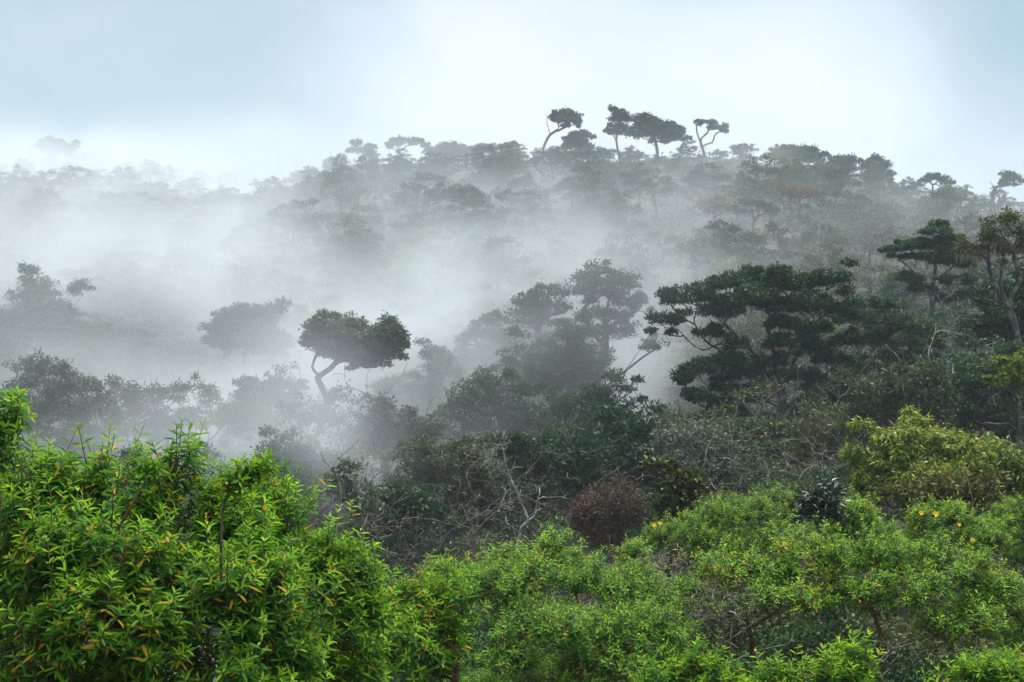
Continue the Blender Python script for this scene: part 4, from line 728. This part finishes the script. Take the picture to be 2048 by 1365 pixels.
# lower trees crowded between the named trees of the near forest edge
y = 60.0
while y < 106:
    for x in np.arange(-.39 * y, .39 * y, 4.2) + rng.uniform(-2, 2):
        X = x + rng.normal() * 1.2; Yy = y + rng.normal() * 1.5; px = 1024 + F * X / Yy
        if Yy < 69 and 575 < px < 700: continue
        kind = 'low_tree'; h, _ = where(px, 0)
        v = 'between the trunks of the near trees' if Yy < 84 else 'in the mist behind the near trees'
        plant(kind, X, Yy, f"low leafy tree {v}, {h} side", f"low trees {v}, {h}", rng.uniform(.75, 1.15)); cnt[kind] = cnt.get(kind, 0) + 1
    y += 4.8
# dark bushes under and behind the bright shrubs
for i in range(85):
    Yy = rng.uniform(17, 27); px = rng.uniform(760, 2110); X = (px - 1024) / F * Yy
    if 1130 < px < 1300 and Yy > 18: continue
    plant('thicket', X, Yy, f"low bush in the shade behind the bright shrubs, {where(px, 0)[0]} side", f"low bushes shaded by the bright shrubs, {where(px, 0)[0]}", rng.uniform(.5, .85)); cnt['thicket'] = cnt.get('thicket', 0) + 1
# low bushes that close the gaps of the near forest edge
for i in range(260):
    Yy = rng.uniform(24, 100) ** 1.0; px = rng.uniform(-130, 2200); X = (px - 1024) / F * Yy
    if Yy < 34 and not (650 < px < 2048): continue
    if Yy < 42 and (965 < px < 1100 or 1120 < px < 1310 or 1310 < px < 1410): continue
    z = ground_z(X, Yy); py = rowof(X, Yy, z + 1.2)
    h, _ = where(px, py)
    v = 'close behind the bright shrubs' if Yy < 50 else 'among the trunks of the near trees' if Yy < 75 else 'at the foot of the misty slope'
    kd = 'thicket' if Yy < 62 else 'bush'
    plant(kd, X, Yy, f"low bush {v}, {h} part of the forest edge", f"low bushes {v}, {h}", rng.uniform(.7, 1.3) * (.65 if Yy < 40 else 1)); cnt[kd] = cnt.get(kd, 0) + 1
print('planted', cnt)

# undergrowth: leafy ground cover
r = np.random.default_rng(5); n = 160000
Yy = 22 + 238 * r.random(n) ** 1.25; px = r.uniform(-400, 2450, n); X = (px - 1024) / F * Yy
ok = Yy < ridge_dist(px); Yy = Yy[ok]; X = X[ok]; n = len(X)
hh = (.5 + .5 * np.sin(X * .9 + 2 * np.sin(Yy * .35)) * np.cos(Yy * .7)) * 1.3 * r.random(n) ** .6 + .05
p = np.stack([X, Yy, terrain(X, Yy) + hh], -1); b = Buf()
Lg = np.clip(Yy * .0016, .07, .34) * r.uniform(.7, 1.4, n)
b.leaves(p, nrm(r.normal(size=(n, 3)) + UP * .3), nrm(r.normal(size=(n, 3)) * .7 + UP * .7 + np.array([0, -.4, 0])), Lg, Lg * .5, r.random(n), (r.random(n) < .12) * r.random(n))
u_ = b.build('undergrowth', M['under']); u_['kind'] = 'stuff'; u_['label'] = 'leafy undergrowth covering the forest floor and hillside'; u_['category'] = 'undergrowth'

# ------------------------------------------------------------------ haze and drifting mist
def vol_mat(name, dens, col):
    m, N, L = new_mat(name); o = N('ShaderNodeOutputMaterial'); v = N('ShaderNodeVolumePrincipled')
    v.inputs['Density'].default_value = dens; v.inputs['Color'].default_value = (*col, 1); v.inputs['Anisotropy'].default_value = 0.0
    L(v.outputs[0], o.inputs['Volume']); return m
hb = Buf(); x0, x1, y0, y1, z0, z1 = -720., 720., -70., 720., float(GZ.min()) - 1, 52.
hv = np.array([(x, y, z) for z in (z0, z1) for y in (y0, y1) for x in (x0, x1)])
hb.add(hv, [[0, 2, 3, 1], [4, 5, 7, 6], [0, 1, 5, 4], [2, 6, 7, 3], [0, 4, 6, 2], [1, 3, 7, 5]])
hz = hb.build('haze', vol_mat('haze_air', .0004, (.70, .83, .93))); hz['kind'] = 'stuff'; hz['label'] = 'thin even haze filling the valley air'; hz['category'] = 'haze'

mist_m = vol_mat('mist_air', 1.0, (.755, .80, .84))
vd = bpy.data.volumes.new('mist'); mist = bpy.data.objects.new('mist', vd); C.objects.link(mist); vd.materials.append(mist_m)
mist['kind'] = 'stuff'; mist['label'] = 'white mist drifting through the valley and over the hillside'; mist['category'] = 'mist'
# (px, py, Y, half width px, half height px, half depth m, optical depth)
MIST = [(700, 690, 59, 200, 120, 4, .42), (480, 690, 98, 150, 110, 7, .7), (1300, 400, 190, 800, 110, 20, .22), (120, 500, 150, 380, 110, 28, 1.8), (60, 410, 225, 420, 90, 40, 1.3), (480, 470, 190, 260, 90, 30, .9), (700, 560, 135, 330, 80, 22, 1.5),
        (1110, 480, 150, 90, 90, 20, .9), (980, 560, 125, 200, 80, 18, 1.1), (800, 440, 195, 360, 90, 26, .55), (1320, 470, 190, 180, 90, 22, .3),
        (1330, 740, 98, 110, 100, 9, .8), (120, 680, 77, 340, 160, 8, 1.25), (480, 730, 81, 260, 150, 7, 1.5), (930, 700, 75, 200, 150, 6, .75),
        (1650, 440, 170, 330, 70, 24, .32), (1960, 420, 200, 160, 45, 20, .4), (650, 340, 235, 230, 70, 14, .8), (1000, 370, 225, 110, 60, 10, .35), (1480, 380, 205, 90, 80, 12, .35),
        (280, 880, 62, 330, 100, 5, .4), (700, 800, 62, 300, 90, 5, .22), (120, 370, 285, 430, 75, 22, 4.0), (560, 350, 236, 170, 60, 14, .6), (820, 620, 118, 160, 70, 14, .8), (1400, 600, 110, 160, 70, 10, .25)]
ng = bpy.data.node_groups.new('mist_field', 'GeometryNodeTree'); ng.interface.new_socket('Geometry', in_out='INPUT', socket_type='NodeSocketGeometry'); ng.interface.new_socket('Geometry', in_out='OUTPUT', socket_type='NodeSocketGeometry')
N = ng.nodes.new; L = ng.links.new
def mth(op, a, b_=None):
    n = N('ShaderNodeMath'); n.operation = op
    for i, v in enumerate((a, b_)):
        if v is None: continue
        if isinstance(v, (int, float)): n.inputs[i].default_value = v
        else: L(v, n.inputs[i])
    return n.outputs[0]
def vm(op, a, b_):
    n = N('ShaderNodeVectorMath'); n.operation = op
    for i, v in enumerate((a, b_)):
        if v is None: continue
        if hasattr(v, 'is_output'): L(v, n.inputs[i])
        else: n.inputs[i].default_value = v
    return n
pos = N('GeometryNodeInputPosition').outputs[0]
wz = N('ShaderNodeTexNoise'); wz.inputs['Scale'].default_value = .03; wz.inputs['Detail'].default_value = 4; L(pos, wz.inputs['Vector'])
wo = vm('SUBTRACT', wz.outputs['Color'], (.5, .5, .5)).outputs[0]
warp = vm('ADD', pos, vm('MULTIPLY', wo, (44., 44., 34.)).outputs[0]).outputs[0]
tot = None
for (px, py, Y, sx, sz, sy, tau) in MIST:
    c = P(px, py, Y); s = (sx * Y / F, sy, sz * Y / F)
    v = vm('DIVIDE', vm('SUBTRACT', warp, tuple(c)).outputs[0], s).outputs[0]
    d = vm('DOT_PRODUCT', v, v).outputs['Value']
    q = mth('MULTIPLY', mth('EXPONENT', mth('MULTIPLY', d, -1.0)), tau / (sy * 1.77))
    tot = q if tot is None else mth('ADD', tot, q)
nz = N('ShaderNodeTexNoise'); nz.inputs['Scale'].default_value = .06; nz.inputs['Detail'].default_value = 6; nz.inputs['Roughness'].default_value = .62; L(warp, nz.inputs['Vector'])
mr = N('ShaderNodeMapRange'); L(nz.outputs[0], mr.inputs[0]); mr.inputs[1].default_value = .40; mr.inputs[2].default_value = .63; mr.inputs[3].default_value = .05; mr.inputs[4].default_value = 2.05
tot = mth('MULTIPLY', tot, mr.outputs[0])
sz_ = N('ShaderNodeSeparateXYZ'); L(pos, sz_.inputs[0])          # the bank thins out with height
tz = N('ShaderNodeMapRange'); L(sz_.outputs[2], tz.inputs[0]); tz.interpolation_type = 'SMOOTHSTEP'
tz.inputs[1].default_value = 30; tz.inputs[2].default_value = 49; tz.inputs[3].default_value = 1; tz.inputs[4].default_value = 0
tot = mth('MULTIPLY', tot, tz.outputs[0])
vc = N('GeometryNodeVolumeCube'); L(tot, vc.inputs['Density'])
vc.inputs['Min'].default_value = (-130, 46, -14); vc.inputs['Max'].default_value = (90, 330, 51)
vc.inputs['Resolution X'].default_value = 140; vc.inputs['Resolution Y'].default_value = 170; vc.inputs['Resolution Z'].default_value = 56
sm = N('GeometryNodeSetMaterial'); sm.inputs['Material'].default_value = mist_m; L(vc.outputs[0], sm.inputs[0])
go = N('NodeGroupOutput'); L(sm.outputs[0], go.inputs[0])
md = mist.modifiers.new('field', 'NODES'); md.node_group = ng
